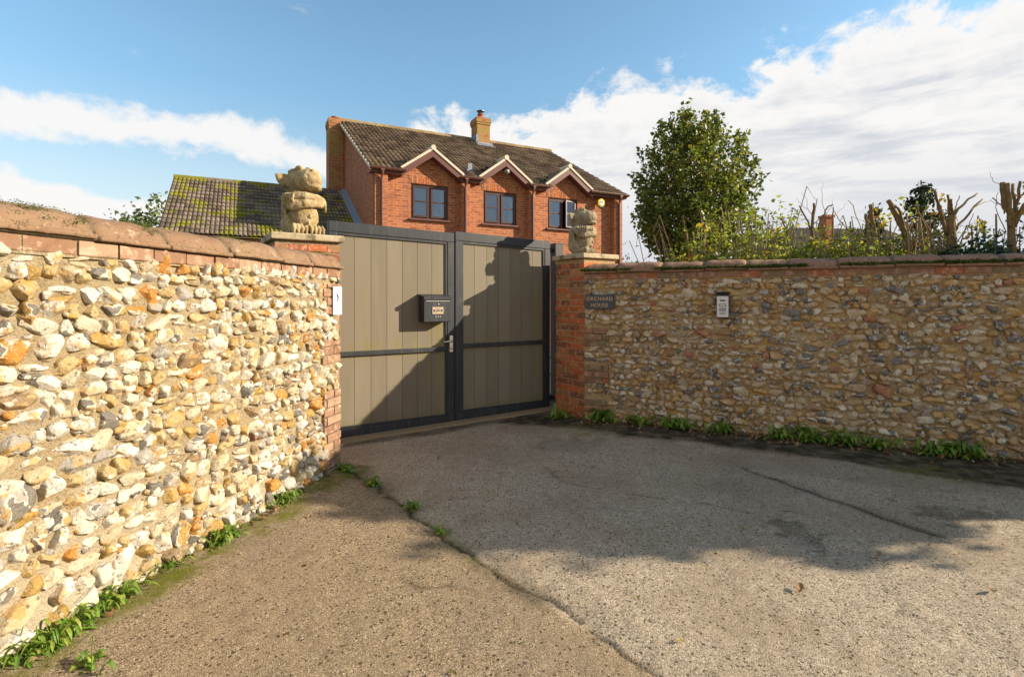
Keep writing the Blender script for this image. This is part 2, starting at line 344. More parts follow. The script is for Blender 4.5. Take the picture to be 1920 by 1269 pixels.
M_CHIM = m_chim()
def m_tile(name, a, bb, dark, moss, mlo, mcol=(.22, .20, .025)):
    m, t, b = mat(name); o = t.obj(); r = t.rand(); n = t.noise(o, 6, 5, .65)
    c = t.mix(r, a, bb); c = t.mix(t.m('MULTIPLY', t.smooth(n, .5, .7), .6), c, dark)
    c = t.mix(t.m('MULTIPLY', t.smooth(t.noise(o, 1.6, 7, .72), mlo, mlo+.09), moss), c, mcol)
    setb(t, b, c, .92, normal=t.bump(t.noise(o, 45, 4, .7), .5, .01), spec=.15); return m
M_TILE = m_tile('roof_tile', (.085, .058, .038), (.235, .165, .105), (.06, .042, .028), .8, .59)
M_TILE2 = m_tile('annex_tile', (.10, .075, .06), (.23, .175, .135), (.05, .04, .035), .95, .48, (.20, .19, .015))

# foliage: every leaf its own tint, thin enough to let light through
def m_leaf(name, stops, trans=.35, rough=.5):
    m, t, b = mat(name); r = t.rand(); c = t.ramp(r, stops)
    setb(t, b, c, rough, spec=.4); tr = t.new('ShaderNodeBsdfTranslucent'); t.put(tr.inputs[0], t.mix(1, c, (1.1, 1.15, .6), 'MULTIPLY'))
    mx = t.new('ShaderNodeMixShader'); mx.inputs[0].default_value = trans
    t.l.new(b.outputs[0], mx.inputs[1]); t.l.new(tr.outputs[0], mx.inputs[2]); t.l.new(mx.outputs[0], t.n['Material Output'].inputs[0]); return m
M_LTREE = m_leaf('sycamore_leaf', [(0, (.055, .08, .016)), (.45, (.11, .145, .028)), (.8, (.20, .22, .04)), (1, (.30, .26, .045))], .45, .42)
M_LBRAM = m_leaf('yellow_green_leaf', [(0, (.11, .14, .025)), (.5, (.22, .27, .04)), (.85, (.33, .35, .05)), (1, (.46, .40, .05))], .5)
M_LYEL = m_leaf('autumn_leaf', [(0, (.45, .36, .03)), (.6, (.55, .42, .04)), (.85, (.45, .22, .04)), (1, (.35, .06, .05))], .45)
M_LIVY = m_leaf('ivy_leaf', [(0, (.014, .035, .018)), (.7, (.03, .07, .03)), (1, (.06, .11, .04))], .2, .35)
M_LCON = m_leaf('conifer_leaf', [(0, (.016, .03, .016)), (1, (.045, .07, .03))], .15)
M_LFAR = m_leaf('distant_leaf', [(0, (.07, .11, .035)), (1, (.16, .19, .07))], .3)
M_LWEED = m_leaf('weed_leaf', [(0, (.09, .18, .02)), (.5, (.17, .30, .035)), (.9, (.30, .37, .06)), (1, (.34, .26, .08))], .42)
M_LDEAD = m_leaf('dead_leaf', [(0, (.14, .065, .03)), (.5, (.25, .14, .06)), (1, (.38, .27, .14))], .2, .8)
M_MOSS = m_leaf('moss', [(0, (.035, .055, .008)), (.6, (.07, .10, .012)), (1, (.15, .16, .02))], .2, .9)
M_MOSSD = m_leaf('dark_moss', [(0, (.03, .025, .012)), (.6, (.06, .05, .02)), (1, (.11, .10, .025))], .1, .9)
M_BARK = plain('bark', (.15, .105, .06), .95, 0, .2, .5, 40, .8)
M_BARKL = plain('cut_stem_bark', (.20, .13, .06), .95, 0, .15, .75, 26, 1.)
M_TWIG = plain('grey_twig', (.27, .20, .12), .9, 0, .2, .5, 30)
M_CUT = plain('sawn_wood', (.42, .31, .18), .9, 0, .2, .25, 60)

m, t, b = mat('window_glass')
fr = t.new('ShaderNodeFresnel'); fr.inputs[0].default_value = 1.7
gl = t.new('ShaderNodeBsdfGlossy'); gl.inputs['Roughness'].default_value = .02; gl.inputs[0].default_value = (.55, .72, 1, 1)
tp = t.new('ShaderNodeBsdfTransparent'); tp.inputs[0].default_value = (.72, .8, .84, 1)
t.put(gl.inputs['Normal'], t.bump(t.noise(t.obj(), 1.3, 2, .5), .05, .05))
mx = t.new('ShaderNodeMixShader'); t.put(mx.inputs[0], t.m('ADD', fr.outputs[0], .12, clamp=True)); t.l.new(tp.outputs[0], mx.inputs[1]); t.l.new(gl.outputs[0], mx.inputs[2]); t.l.new(mx.outputs[0], t.n['Material Output'].inputs[0]); M_GLASS = m

# ------------------------------------------------------------------ ground: one sheet out to the horizon, finer where the camera stands
def make_ground():
    far = [12, 20, 40, 90, 220, 600, 1800]
    def axis(lo, hi, st):
        a = np.arange(lo, hi, st); return np.concatenate([[lo-f for f in far[::-1]], [lo-6, lo-3, lo-1.5, lo-.7, lo-.3], a, [hi+.3, hi+.7, hi+1.5, hi+3, hi+6], [hi+f for f in far]])
    xs = axis(-2.3, 5.1, .016); ys = axis(1.5, 7.4, .016)
    X, Y = np.meshgrid(xs, ys)
    Z = gz(X, Y)
    main = [gpt(640, 868), gpt(662, 885), gpt(712, 915), gpt(760, 950), gpt(800, 985), gpt(850, 1018), gpt(930, 1070), gpt(1010, 1118), gpt(1110, 1180), gpt(1250, 1275), (1.1, 1.6), (1.9, .6)]
    wob = .045*(fbm(X*5, Y*5, 3)-.5)*2
    dm = segd(X+wob, Y+wob, main)
    side = np.zeros_like(X)
    mx = np.array([p[0] for p in main[::-1]]); my = np.array([p[1] for p in main[::-1]])
    xc = np.interp(Y, my, mx); side = sstep(xc-X+wob, -.02, .02)*(Y < 4.75)
    c2 = segd(X+wob*.6, Y+wob*.6, [gpt(1400, 880), gpt(1490, 912), gpt(1600, 950), gpt(1700, 985), gpt(1760, 1003)])
    c3 = segd(X+wob, Y-wob, [gpt(1275, 938), gpt(1330, 945), gpt(1400, 960)])
    c5 = np.minimum(segd(X+wob, Y-wob*1.4, [gpt(1180, 825), gpt(1290, 838), gpt(1400, 880)]), np.minimum(segd(X-wob*1.5, Y+wob, [gpt(880, 830), gpt(980, 850), gpt(1060, 905), gpt(1240, 935)]), segd(X+wob*1.6, Y-wob, [gpt(1760, 1003), gpt(1640, 1070), gpt(1690, 1150), gpt(1880, 1200)])))
    c4 = segd(X+wob, Y+wob, [gpt(745, 1088), gpt(790, 1102), gpt(850, 1100)])
    lw = (A+LW*.0); nX = .981; nY = -.196
    dl = (X-A.x)*nX+(Y-A.y)*nY                       # distance in front of the left wall
    ll = (X-A.x)*LW.x+(Y-A.y)*LW.y
    dr = (X-B.x)*(-.378)+(Y-B.y)*(-.926); lr = (X-B.x)*RW.x+(Y-B.y)*RW.y
    dg = -((X-G0.x)*gp.x+(Y-G0.y)*gp.y)
    n1 = fbm(X*2.2, Y*2.2, 11); n2 = fbm(X*9, Y*9, 5); n3 = fbm(X*1.1, Y*1.1, 21)
    crack = np.exp(-(dm/.014)**2)*(n2 > .30)+.8*np.exp(-(c2/.016)**2)+.55*np.exp(-(c3/.012)**2)*(n2 > .4)+.5*np.exp(-(c4/.018)**2)*(n2 > .42)+.55*np.exp(-(c5/.008)**2)*(n2 > .44)
    crack = np.clip(crack, 0, 1)*(Y < 4.8)
    trough = np.exp(-((dm-.03)/.08)**2)*(Y < 4.8)
    moss = sstep(.36*(.2+n1)-np.abs(dl-.02), -.03, .10)*(ll > -.05)*sstep(n2, .26, .48)
    moss = np.maximum(moss, sstep(.12-dr, 0, .12)*.6*(lr > -.2))
    moss = np.maximum(moss, .9*sstep(.5-np.hypot(X-3.55, (Y-4.55)*1.3), 0, .45)*sstep(n2, .38, .62))
    moss = np.maximum(moss, .8*np.exp(-(dm/.05)**2)*sstep(n2, .42, .6)*(Y > 2.9)*(Y < 4.9))
    moss = np.maximum(moss, .55*sstep(.55-np.hypot(X-.75, Y-5.75), 0, .4)*sstep(n2, .35, .6))
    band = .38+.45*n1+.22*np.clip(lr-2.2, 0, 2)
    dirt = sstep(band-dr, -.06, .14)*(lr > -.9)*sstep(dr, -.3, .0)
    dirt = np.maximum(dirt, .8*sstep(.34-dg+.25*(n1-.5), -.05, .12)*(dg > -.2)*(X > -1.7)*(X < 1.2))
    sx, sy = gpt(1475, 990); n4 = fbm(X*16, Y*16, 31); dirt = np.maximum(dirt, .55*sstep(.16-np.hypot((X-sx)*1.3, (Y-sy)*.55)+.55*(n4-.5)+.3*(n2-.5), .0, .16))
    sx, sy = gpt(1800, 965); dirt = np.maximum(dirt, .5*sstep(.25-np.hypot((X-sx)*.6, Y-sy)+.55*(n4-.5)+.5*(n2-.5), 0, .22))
    dirt = np.maximum(dirt, .55*np.exp(-(c2/.05)**2)*(Y < 4.8)*sstep(n2, .3, .5))
    dirt = np.maximum(dirt, .62*trough*sstep(n1, .30, .62))
    grass = np.maximum(((dr < -.36) & (lr > .3)).astype(float), ((dl < -.36) & (ll > .3)).astype(float))
    grass = np.maximum(grass, (np.hypot(X, Y) > 60).astype(float))
    gravel = ((dg < -.03) & (grass < .5) & (Y > 4.9)).astype(float)
    patch = sstep(.22-np.hypot((X-.52)*.7, Y-5.3)+.2*(n2-.5), -.02, .02)
    patch = np.maximum(patch, (lr > 1.6)*(lr < 3.6)*sstep(c2-.02, 0, .01)*(dr > band+.05)*(dr < 1.5)*.6*((Y-gpt(1400, 880)[1]) > -(X-gpt(1400, 880)[0])*.42))
    near = (X > -2.4)*(X < 5.2)*(Y > 1.4)*(Y < 7.5)
    Z = Z-.012*crack-.008*trough+near*((n1-.5)*.012+(n2-.5)*.010+(fbm(X*26, Y*26, 8)-.5)*.006)+.006*side*near
    V = np.stack([X, Y, Z], -1).reshape(-1, 3); nx = len(xs); ny = len(ys)
    i = (np.arange(ny-1)[:, None]*nx+np.arange(nx-1)[None, :]).ravel()
    F = np.stack([i, i+1, i+1+nx, i+nx], -1)
    m, t, b = mat('worn_tarmac'); o = t.obj()
    wa = {k: t.attr(k) for k in ('path', 'crack', 'moss', 'dirt', 'grass', 'gravel', 'patch')}
    wp = t.vm('ADD', o, t.vm('MULTIPLY', t.noise(o, 55, 3, .6, out=1), (.016, .016, .016)))
    vc = t.new('ShaderNodeTexVoronoi'); t.put(vc.inputs[0], wp); vc.inputs['Scale'].default_value = 150
    v2 = t.new('ShaderNodeTexVoronoi'); t.put(v2.inputs[0], wp); v2.inputs['Scale'].default_value = 240
    cell = t.sep(vc.outputs['Color']); cell2 = t.sep(v2.outputs['Color'])
    big = t.noise(o, 1.3, 6, .6); mid = t.noise(o, 7, 5, .6)
    drive = t.ramp(cell[0], [(0, (.20, .155, .11)), (.15, (.35, .275, .19)), (.5, (.43, .345, .245)), (.8, (.49, .40, .29)), (1, (.68, .59, .46))])
    path = t.ramp(cell[0], [(0, (.15, .105, .055)), (.15, (.26, .185, .11)), (.5, (.315, .23, .14)), (.8, (.36, .27, .17)), (1, (.50, .40, .27))])
    c = t.mix(wa['path'], drive, path)
    c = t.mix(t.m('MULTIPLY', wa['patch'], .5), c, (.25, .22, .19))
    c = t.mix(t.m('MULTIPLY', t.smooth(cell2[1], .90, .96), .8), c, (.66, .56, .43))
    c = t.mix(t.m('MULTIPLY', t.smooth(cell2[0], .13, .07), .85), c, (.05, .036, .022))
    c = t.mix(t.m('MULTIPLY', t.smooth(big, .44, .64), .45), c, (.29, .215, .135))
    c = t.mix(t.m('MULTIPLY', t.smooth(t.noise(o, .75, 5, .6), .50, .66), .35), c, (.24, .19, .15))
    c = t.mix(t.m('MULTIPLY', t.smooth(mid, .56, .74), .4), c, (.15, .115, .08))
    c = t.mix(t.m('MULTIPLY', t.smooth(t.noise(t.vm('MULTIPLY', o, (1.2, 5, 1)), 1.6, 6, .65), .60, .74), .4), c, (.14, .11, .085))
    brk = t.smooth(mid, .32, .62)
    pit = t.new('ShaderNodeTexVoronoi'); t.put(pit.inputs[0], wp); pit.inputs['Scale'].default_value = 44; pc = t.sep(pit.outputs['Color'])
    pm = t.m('MULTIPLY', t.m('GREATER_THAN', pc[0], .40), t.smooth(t.m('DIVIDE', pit.outputs['Distance'], t.m('ADD', .45, pc[1])), .30, .17)); c = t.mix(t.m('MULTIPLY', pm, .82), c, (.055, .038, .024))  # pit shadow painted into the colour; the bump hollows the same pits
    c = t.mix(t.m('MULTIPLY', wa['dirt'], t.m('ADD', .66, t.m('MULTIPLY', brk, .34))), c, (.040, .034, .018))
    c = t.mix(t.m('MULTIPLY', wa['moss'], t.m('ADD', .35, t.m('MULTIPLY', brk, .65))), c, t.mix(t.noise(o, 45, 3, .6), (.075, .075, .012), (.20, .20, .025)))
    c = t.mix(t.m('MULTIPLY', wa['crack'], .9), c, (.035, .025, .016))
    c = t.mix(wa['gravel'], c, t.ramp(cell[1], [(0, (.2, .14, .08)), (1, (.52, .42, .28))]))
    c = t.mix(wa['grass'], c, t.mix(t.noise(o, 25, 4, .7), (.04, .055, .015), (.10, .11, .03)))
    h = t.m('SUBTRACT', t.m('ADD', t.m('MULTIPLY', vc.outputs['Distance'], -.6), t.m('MULTIPLY', cell[2], .9)), t.m('MULTIPLY', pm, .9))
    setb(t, b, c, .93, normal=t.bump(t.m('ADD', h, t.m('MULTIPLY', cell2[2], .4)), .75, .007), spec=.22)
    g = link('ground', V, F, m, None, True, {k: v.ravel() for k, v in dict(path=side, crack=crack, moss=moss, dirt=dirt, grass=grass, gravel=gravel, patch=patch).items()})
    tag(g, kind='structure')
make_ground()
mb = MB(); n = 26
for k in range(n):                       # concrete strip the gates close over, a little broken along its edge
    x0 = -.25+k*3.15/n; x1 = x0+3.15/n
    f0 = -.15-.03*mnoise.noise((x0*4, 0, 0)); f1 = -.15-.03*mnoise.noise((x1*4, 0, 0)); z0 = .017*x0+.028; z1 = .017*x1+.028
    mb.add([(x0, f0, z0-.1), (x1, f1, z1-.1), (x1, f1+.02, z1), (x0, f0+.02, z0), (x0, .12, z0), (x1, .12, z1)], [[0, 1, 2, 3], [3, 2, 5, 4]])
th = mb.build('threshold', M_CONC); th.location = G0; th.rotation_euler = (0, 0, GA); tag(th, kind='structure')

# ------------------------------------------------------------------ flint walls
def stones(rows, s, clip_n=6, seed=1):
    """rows: (l, z, half_l, half_z, depth, sub) -> one mesh of knapped, half bedded stones; s=+1 when local +y faces outwards"""
    rg = np.random.default_rng(seed); VV = []; FF = []; k = 0
    base = {}
    for sub in (2, 3, 4):
        V, F = ico(sub); keep = V[:, 1] > -.45; ok = keep[F].all(1); idx = np.cumsum(keep)-1
        base[sub] = (V[keep], idx[F[ok]])
    for (l, z, a, h, dp, sub) in rows:
        V, F = base[sub]; P = V.copy()
        ph = rg.uniform(0, 6.28, 6); fr = rg.uniform(1.2, 3.2, (3, 3))
        P *= (1+.15*np.sin(P@fr[0]+ph[0])+.09*np.sin(P@fr[1]*1.7+ph[1])+.05*np.sin(P@fr[2]*3.3+ph[2]))[:, None]
        # squarish outline
        e = rg.uniform(.62, .95); P[:, 0] = np.sign(P[:, 0])*np.abs(P[:, 0])**e; P[:, 2] = np.sign(P[:, 2])*np.abs(P[:, 2])**e
        for _ in range(rg.integers(3, clip_n+3)):
            nn = rg.normal(size=3); nn[1] = abs(nn[1])*1.2; nn /= np.linalg.norm(nn); dd = rg.uniform(.48, .85)
            q = P@nn-dd; P -= np.where(q > 0, q, 0)[:, None]*nn*.97
        P *= (1+.022*np.sin(P@fr[1]*5+ph[3])*np.sin(P@fr[2]*6+ph[4])+.014*np.sin(P@fr[0]*11+ph[5]))[:, None]
        ex = np.abs(P).max(0); P *= np.array([a/ex[0], dp/max(ex[1], .55), h/ex[2]])
        an = rg.normal(0, .13); ca, sa = math.cos(an), math.sin(an)
        Q = np.stack([P[:, 0]*ca-P[:, 2]*sa+l, (P[:, 1]-dp*.12)*s, P[:, 0]*sa+P[:, 2]*ca+z], -1)
        VV.append(Q); FF.append((F if s > 0 else F[:, ::-1])+k); k += len(Q)
    return np.concatenate(VV), np.concatenate(FF)
def lay(l0, l1, z0, z1, pitch, skip, subf, seed, wr=(.75, 2.1)):
    rd = random.Random(seed); out = []; z = z0
    while z < z1:
        p = pitch*rd.uniform(.85, 1.18); l = l0+rd.uniform(-.03, .03)
        while l < l1:
            h = p*rd.uniform(.78, 1.1); w = p*rd.choice([rd.uniform(*wr), rd.uniform(.8, 1.4)])
            zz = z+p/2+rd.uniform(-.012, .012)+.012*math.sin(l*2.3+z*4)
            if rd.random() < .06: h *= 1.45; w *= 1.15
            if not any(a < l+w/2 < b_ and c_ < zz < d_ for a, b_, c_, d_ in skip):
                if rd.random() < .10 and w > .1:
                    for q in (.27, -.27): out.append((l+w/2+rd.uniform(-.01, .01), zz+h*q, w*.42, h*.22, h*.24, subf(l)))
                else:
                    g = rd.uniform(.98, 1.12); out.append((l+w/2, zz, w*.5*g, h*.5*1.15, min(h, .1)*rd.uniform(.34, .64), subf(l)))
            l += w*rd.uniform(.97, 1.07)
        z += p*rd.uniform(.93, .99)
    for k in range(len(out)):                     # small stones pinned into the joints
        l = rd.uniform(l0, l1); zz = rd.uniform(z0, z1)
        if not any(a < l < b_ and c_ < zz < d_ for a, b_, c_, d_ in skip): q = rd.uniform(.009, .024); out.append((l, zz, q*rd.uniform(1, 2), q, q*.9, 2))
    return out
def bricks(mb, l0, l1, z0, z1, y0, y1, bw=.215, bh=.065, g=.010, rd=random, start=0, proud=.004):
    z = z0; row = start
    while z+bh*.5 < z1:
        l = l0-(bw*.5+g/2)*(row % 2)
        while l < l1-.02:
            a = max(l, l0); b_ = min(l+bw, l1)
            if b_-a > .03:
                j = rd.uniform(-.003, proud); mb.box(a, b_, y0-j, y1+j, z, min(z+bh, z1), bev=.005)
            l += bw+g
        z += bh+g; row += 1
def coping_piece(mb, l0, l1, s, over, thick, ht, zb, rd):
    """one half-round coping stone with a square lip, slightly uneven"""
    prof = [(over, 0), (over, .024)]
    yc = (over-.012-(thick+over))/2; ry = (thick+2*over-.03)/2
    for k in range(11):
        a = math.pi*k/10; prof.append((yc+ry*math.cos(a)*1.0, .024+(ht-.024)*math.sin(a)**.75))
    prof += [(-(thick+over), .024), (-(thick+over), 0)]
    seed_c = rd.uniform(0, 9); nseg = 14; vs = []; n = len(prof); dz = rd.uniform(-.006, .006); dy = rd.uniform(-.006, .006)
    for i in range(nseg+1):
        u = i/nseg; l = l0+(l1-l0)*u; e = 1-.10*(abs(2*u-1)**8)
        for (yy, zz) in prof:
            w = mnoise.noise((l*7, yy*9, zz*9+zb))*.008+min(0, mnoise.noise((l*19, yy*17+seed_c, zz*15))+.15)*.022
            vs.append((l, ((yy-yc)*(1 if zz < .03 else e)+yc+dy)*s, zb+dz+zz*(e if zz > .03 else 1)+(w if zz > .03 else w*.45)))
    fs = []
    for i in range(nseg):
        for k in range(n): fs.append([i*n+k, i*n+(k+1) % n, (i+1)*n+(k+1) % n, (i+1)*n+k])
    fs += [list(range(n-1, -1, -1)), [nseg*n+k for k in range(n)]]
    mb.add(vs, fs if s > 0 else [f[::-1] for f in fs])
def tufts(pts, r, per, seed, k=1.):
    """clumps of tiny blades: moss"""
    rg = np.random.default_rng(seed); P = np.repeat(np.asarray(pts, float), per, 0)
    P = P+rg.normal(0, 1, P.shape)*np.array(r)
    return leafmesh(P, rg.uniform(.006, .015, len(P))*k, rg, up=.6)
def leafmesh(P, size, rg, up=0., aspect=.55, fold=.25, droop=0):
    n = len(P); D = rg.normal(size=(n, 3)); D[:, 2] = D[:, 2]*(1-up)+up*np.abs(D[:, 2])*1.5-droop; D /= np.linalg.norm(D, axis=1)[:, None]
    Nn = rg.normal(size=(n, 3)); S = np.cross(D, Nn); S /= np.linalg.norm(S, axis=1)[:, None]; T = np.cross(S, D)
    s = np.asarray(size)[:, None]
    v0 = P-D*s*.5; v2 = P+D*s*.5; mid = P-D*s*.02
    v1 = mid+S*s*aspect*.5+T*s*fold*.4; v3 = mid-S*s*aspect*.5+T*s*fold*.4
    V = np.stack([v0, v1, v2, v3], 1).reshape(-1, 3); i = np.arange(n)[:, None]*4
    F = np.concatenate([np.concatenate([i, i+1, i+2], 1), np.concatenate([i, i+2, i+3], 1)], 0)
    return V, F

def flint_wall(name, label, origin, ang, s, length, stone_len, zcop, bands, m_st, m_mo, m_br, m_co, pitch, seed, cop_len, cop_ht, qw, thick=.33, zbase=-.08, subf=None, wr=(.75, 2.1)):
    w = thing(name, label, 'wall', origin, ang); rd = random.Random(seed)
    skip = [(-.1, qw, a, b_) for a, b_ in bands]
    # mortar bed: displaced face, plain sides
    ls = np.arange(0, length+.001, .03); zs = np.arange(zbase, zcop+.01, .03); Lg, Zg = np.meshgrid(ls, zs)
    Yg = (fbm(Lg*9, Zg*9, seed)-.5)*.03+(fbm(Lg*2, Zg*2, seed+9)-.5)*.02-.006; Yg[-1] = -.02; Yg[:, 0] = -.004
    V = np.stack([Lg, Yg*s, Zg], -1).reshape(-1, 3); nx = len(ls); i = (np.arange(len(zs)-1)[:, None]*nx+np.arange(nx-1)[None, :]).ravel()
    F = np.stack([i, i+1, i+1+nx, i+nx], -1); F = F[:, ::-1] if s > 0 else F
    k = len(V); yb = -thick*s; back = np.array([[0, yb, zbase], [length, yb, zbase], [length, yb, zcop], [0, yb, zcop], [0, -.02*s, zbase], [length, -.02*s, zbase], [length, -.02*s, zcop], [0, -.02*s, zcop]])
    F2 = np.array([[0, 1, 2, 3], [0, 4, 7, 3], [1, 5, 6, 2]])+k
    link('mortar_bed', np.concatenate([V, back]), np.concatenate([F, F2]), m_mo, w, True)
    rows = lay(.02, stone_len, zbase+.03, zcop-.095, pitch, skip, subf, seed, wr)
    Vs, Fs = stones(rows, s, seed=seed); link('flint_facing', Vs, Fs, m_st, w, True)
    mb = MB()
    for a, b_ in bands: bricks(mb, .004, qw+rd.uniform(-.03, .03), a, b_, (-.10 if s > 0 else -.012), (.012 if s > 0 else .10), rd=rd, start=rd.randint(0, 1))
    l = .0
    while l < length:                                # string course under the coping
        e = min(l+rd.uniform(.20, .235), length); j = rd.uniform(-.004, .006)
        y0, y1 = sorted((-.12*s, (.016+j)*s)); mb.box(l+.005, e-.005, y0, y1, zcop-.078, zcop-.008, bev=.006); l = e
    mb.build('brick_dressing', m_br, w)
    y0, y1 = sorted((-.12*s, .008*s)); MB().box(.002, length, y0, y1, zcop-.088, zcop-.001).build('bedding_mortar', m_mo, w)
    mb = MB(); coping_piece(mb, .01, length-.01, s, .034, thick-.0, cop_ht-.012, zcop, rd); mb.build('joint_mortar', M_JOINT, w, True)
    mb = MB(); l = -.0
    while l < length-.05:
        e = min(l+cop_len*rd.uniform(.85, 1.15), length); coping_piece(mb, l+.007, e-.007, s, .05, thick, cop_ht, zcop, rd); l = e
    bevel(mb.build('coping', m_co, w, True), .004, 1)
    return w
M_JOINT = plain('dirty_joint', (.13, .10, .065), .95, 0, .1, .5, 40, .6)
wl = flint_wall('flint_wall', 'sunlit cream and ochre flint wall with rounded terracotta coping', A, LA, 1, 6.6, 4.6, 1.735,
                [(1.34, 1.60), (.92, 1.13), (-.05, .70)], M_FL, M_ML, M_BT, M_CL, .080, 5, .46, .135, .27, subf=lambda l: 4 if l > 1.9 else 3)
wr = flint_wall('flint_wall', 'shaded grey brown flint wall with mossy brick coping behind the tarmac', B, RA, -1, 9.5, 9.4, 1.735,
                [(.87, 1.10), (.43, .67), (.10, .27)], M_FR, M_MR, M_BD, M_CR, .068, 9, .44, .12, .30, subf=lambda l: 3 if l < 4.6 else 2, wr=(1.1, 2.7))
# larger pebbles and footing stones at the right wall's base are part of the facing; moss on both copings
rd = random.Random(3)
pts = [(rd.uniform(-.02, 4.8), rd.uniform(-.056, -.028), 1.766+rd.uniform(-.004, .012)) for _ in range(560) ]
pts = [p for p in pts if mnoise.noise((p[0]*2.2, 3, 0)) > -.22]
V, F = tufts(pts, (.02, .007, .007), 22, 4, 1.7); link('moss', V, F, M_MOSS, wr)
pts = []
for l, r_ in ((2.62, .07), (2.50, .05), (3.05, .09), (.15, .05), (2.34, .03), (1.95, .03), (3.6, .05), (1.2, .03)):
    for k in range(14): pts.append((l+rd.gauss(0, r_), rd.choice([.02, -.03, -.12, -.02])+rd.gauss(0, .012), 0))
def cop_z(y): return 1.735+.024+(.135-.024)*max(0, 1-((y+.165)/.2)**2)**.5
V, F = tufts([(a, y_, cop_z(y_)+.008) for a, y_, _ in pts], (.014, .012, .006), 34, 5, .62); link('moss', V, F, M_MOSS, wl)

# ------------------------------------------------------------------ brick gate pillars (corner nearest the opening at the local origin)
def pillar(label, corner, left, m_br, seed):
    p = thing('gate_pillar', label, 'pillar', corner, GA); rd = random.Random(seed)
    x0, x1 = (-.53, 0) if left else (0, .50); y0, y1 = (0, .56); H = 1.965-corner.z
    core = MB().box(x0+.004, x1-.004, y0+.004, y1-.004, -.1, H-.004); core.build('mortar_core', M_MR if not left else M_ML, p)
    mb = MB(); z = 0; row = 0; wdt = x1-x0; dep = y1-y0
    def bar(a, b_, c_, d_, z): 
        j = rd.uniform(-.002, .003); mb.box(a-j, b_+j, c_-j, d_+j, z, z+.065, bev=.005)
    while z < H-.05:
        g = .01; half = .1025
        if row % 2 == 0:
            n = 2; step = (wdt+g)/n
            for k in range(n): bar(x0+k*step, x0+(k+1)*step-g, y0, y0+half, z); bar(x0+k*step, x0+(k+1)*step-g, y1-half, y1, z)
            st = (dep-2*half-g+0)/2
            for k in range(2): bar(x0, x0+half, y0+half+g+k*st, y0+half+(k+1)*st, z); bar(x1-half, x1, y0+half+g+k*st, y0+half+(k+1)*st, z)
        else:
            n = 2; st = (dep+g)/n
            for k in range(n): bar(x0, x0+half, y0+k*st, y0+(k+1)*st-g, z); bar(x1-half, x1, y0+k*st, y0+(k+1)*st-g, z)
            st = (wdt-2*half-g)/2
            for k in range(2): bar(x0+half+g+k*st, x0+half+(k+1)*st, y0, y0+half, z); bar(x0+half+g+k*st, x0+half+(k+1)*st, y1-half, y1, z)
        z += .075; row += 1
    mb.build('brickwork', m_br, p)
    cp = MB(); cp.box(x0-.035, x1+.035, y0-.035, y1+.035, H+.002, H+.062, bev=.008); bevel(cp.build('cap_stone', M_CAP, p), .006)
    return p, H+.062+corner.z
m, t, b = mat('cap_stone'); o = t.obj(); n = t.noise(o, 12, 6, .65)
c = t.mix(t.smooth(n, .3, .7), (.36, .28, .17), (.50, .42, .29)); c = t.mix(t.smooth(t.noise(o, 6, 5, .65), .52, .66), c, (.14, .11, .06)); c = t.mix(t.m('MULTIPLY', t.smooth(t.noise(o, 40, 4, .7), .6, .7), .7), c, (.1, .09, .04))
setb(t, b, c, .95, normal=t.bump(n, .6, .01)); M_CAP = m
pL, zL = pillar('brick gate pillar joined to the sunlit wall under the larger gargoyle', A, True, M_BR, 1)
pR, zR = pillar('red brick gate pillar between the right gate leaf and shaded wall', B, False, M_BR, 2)

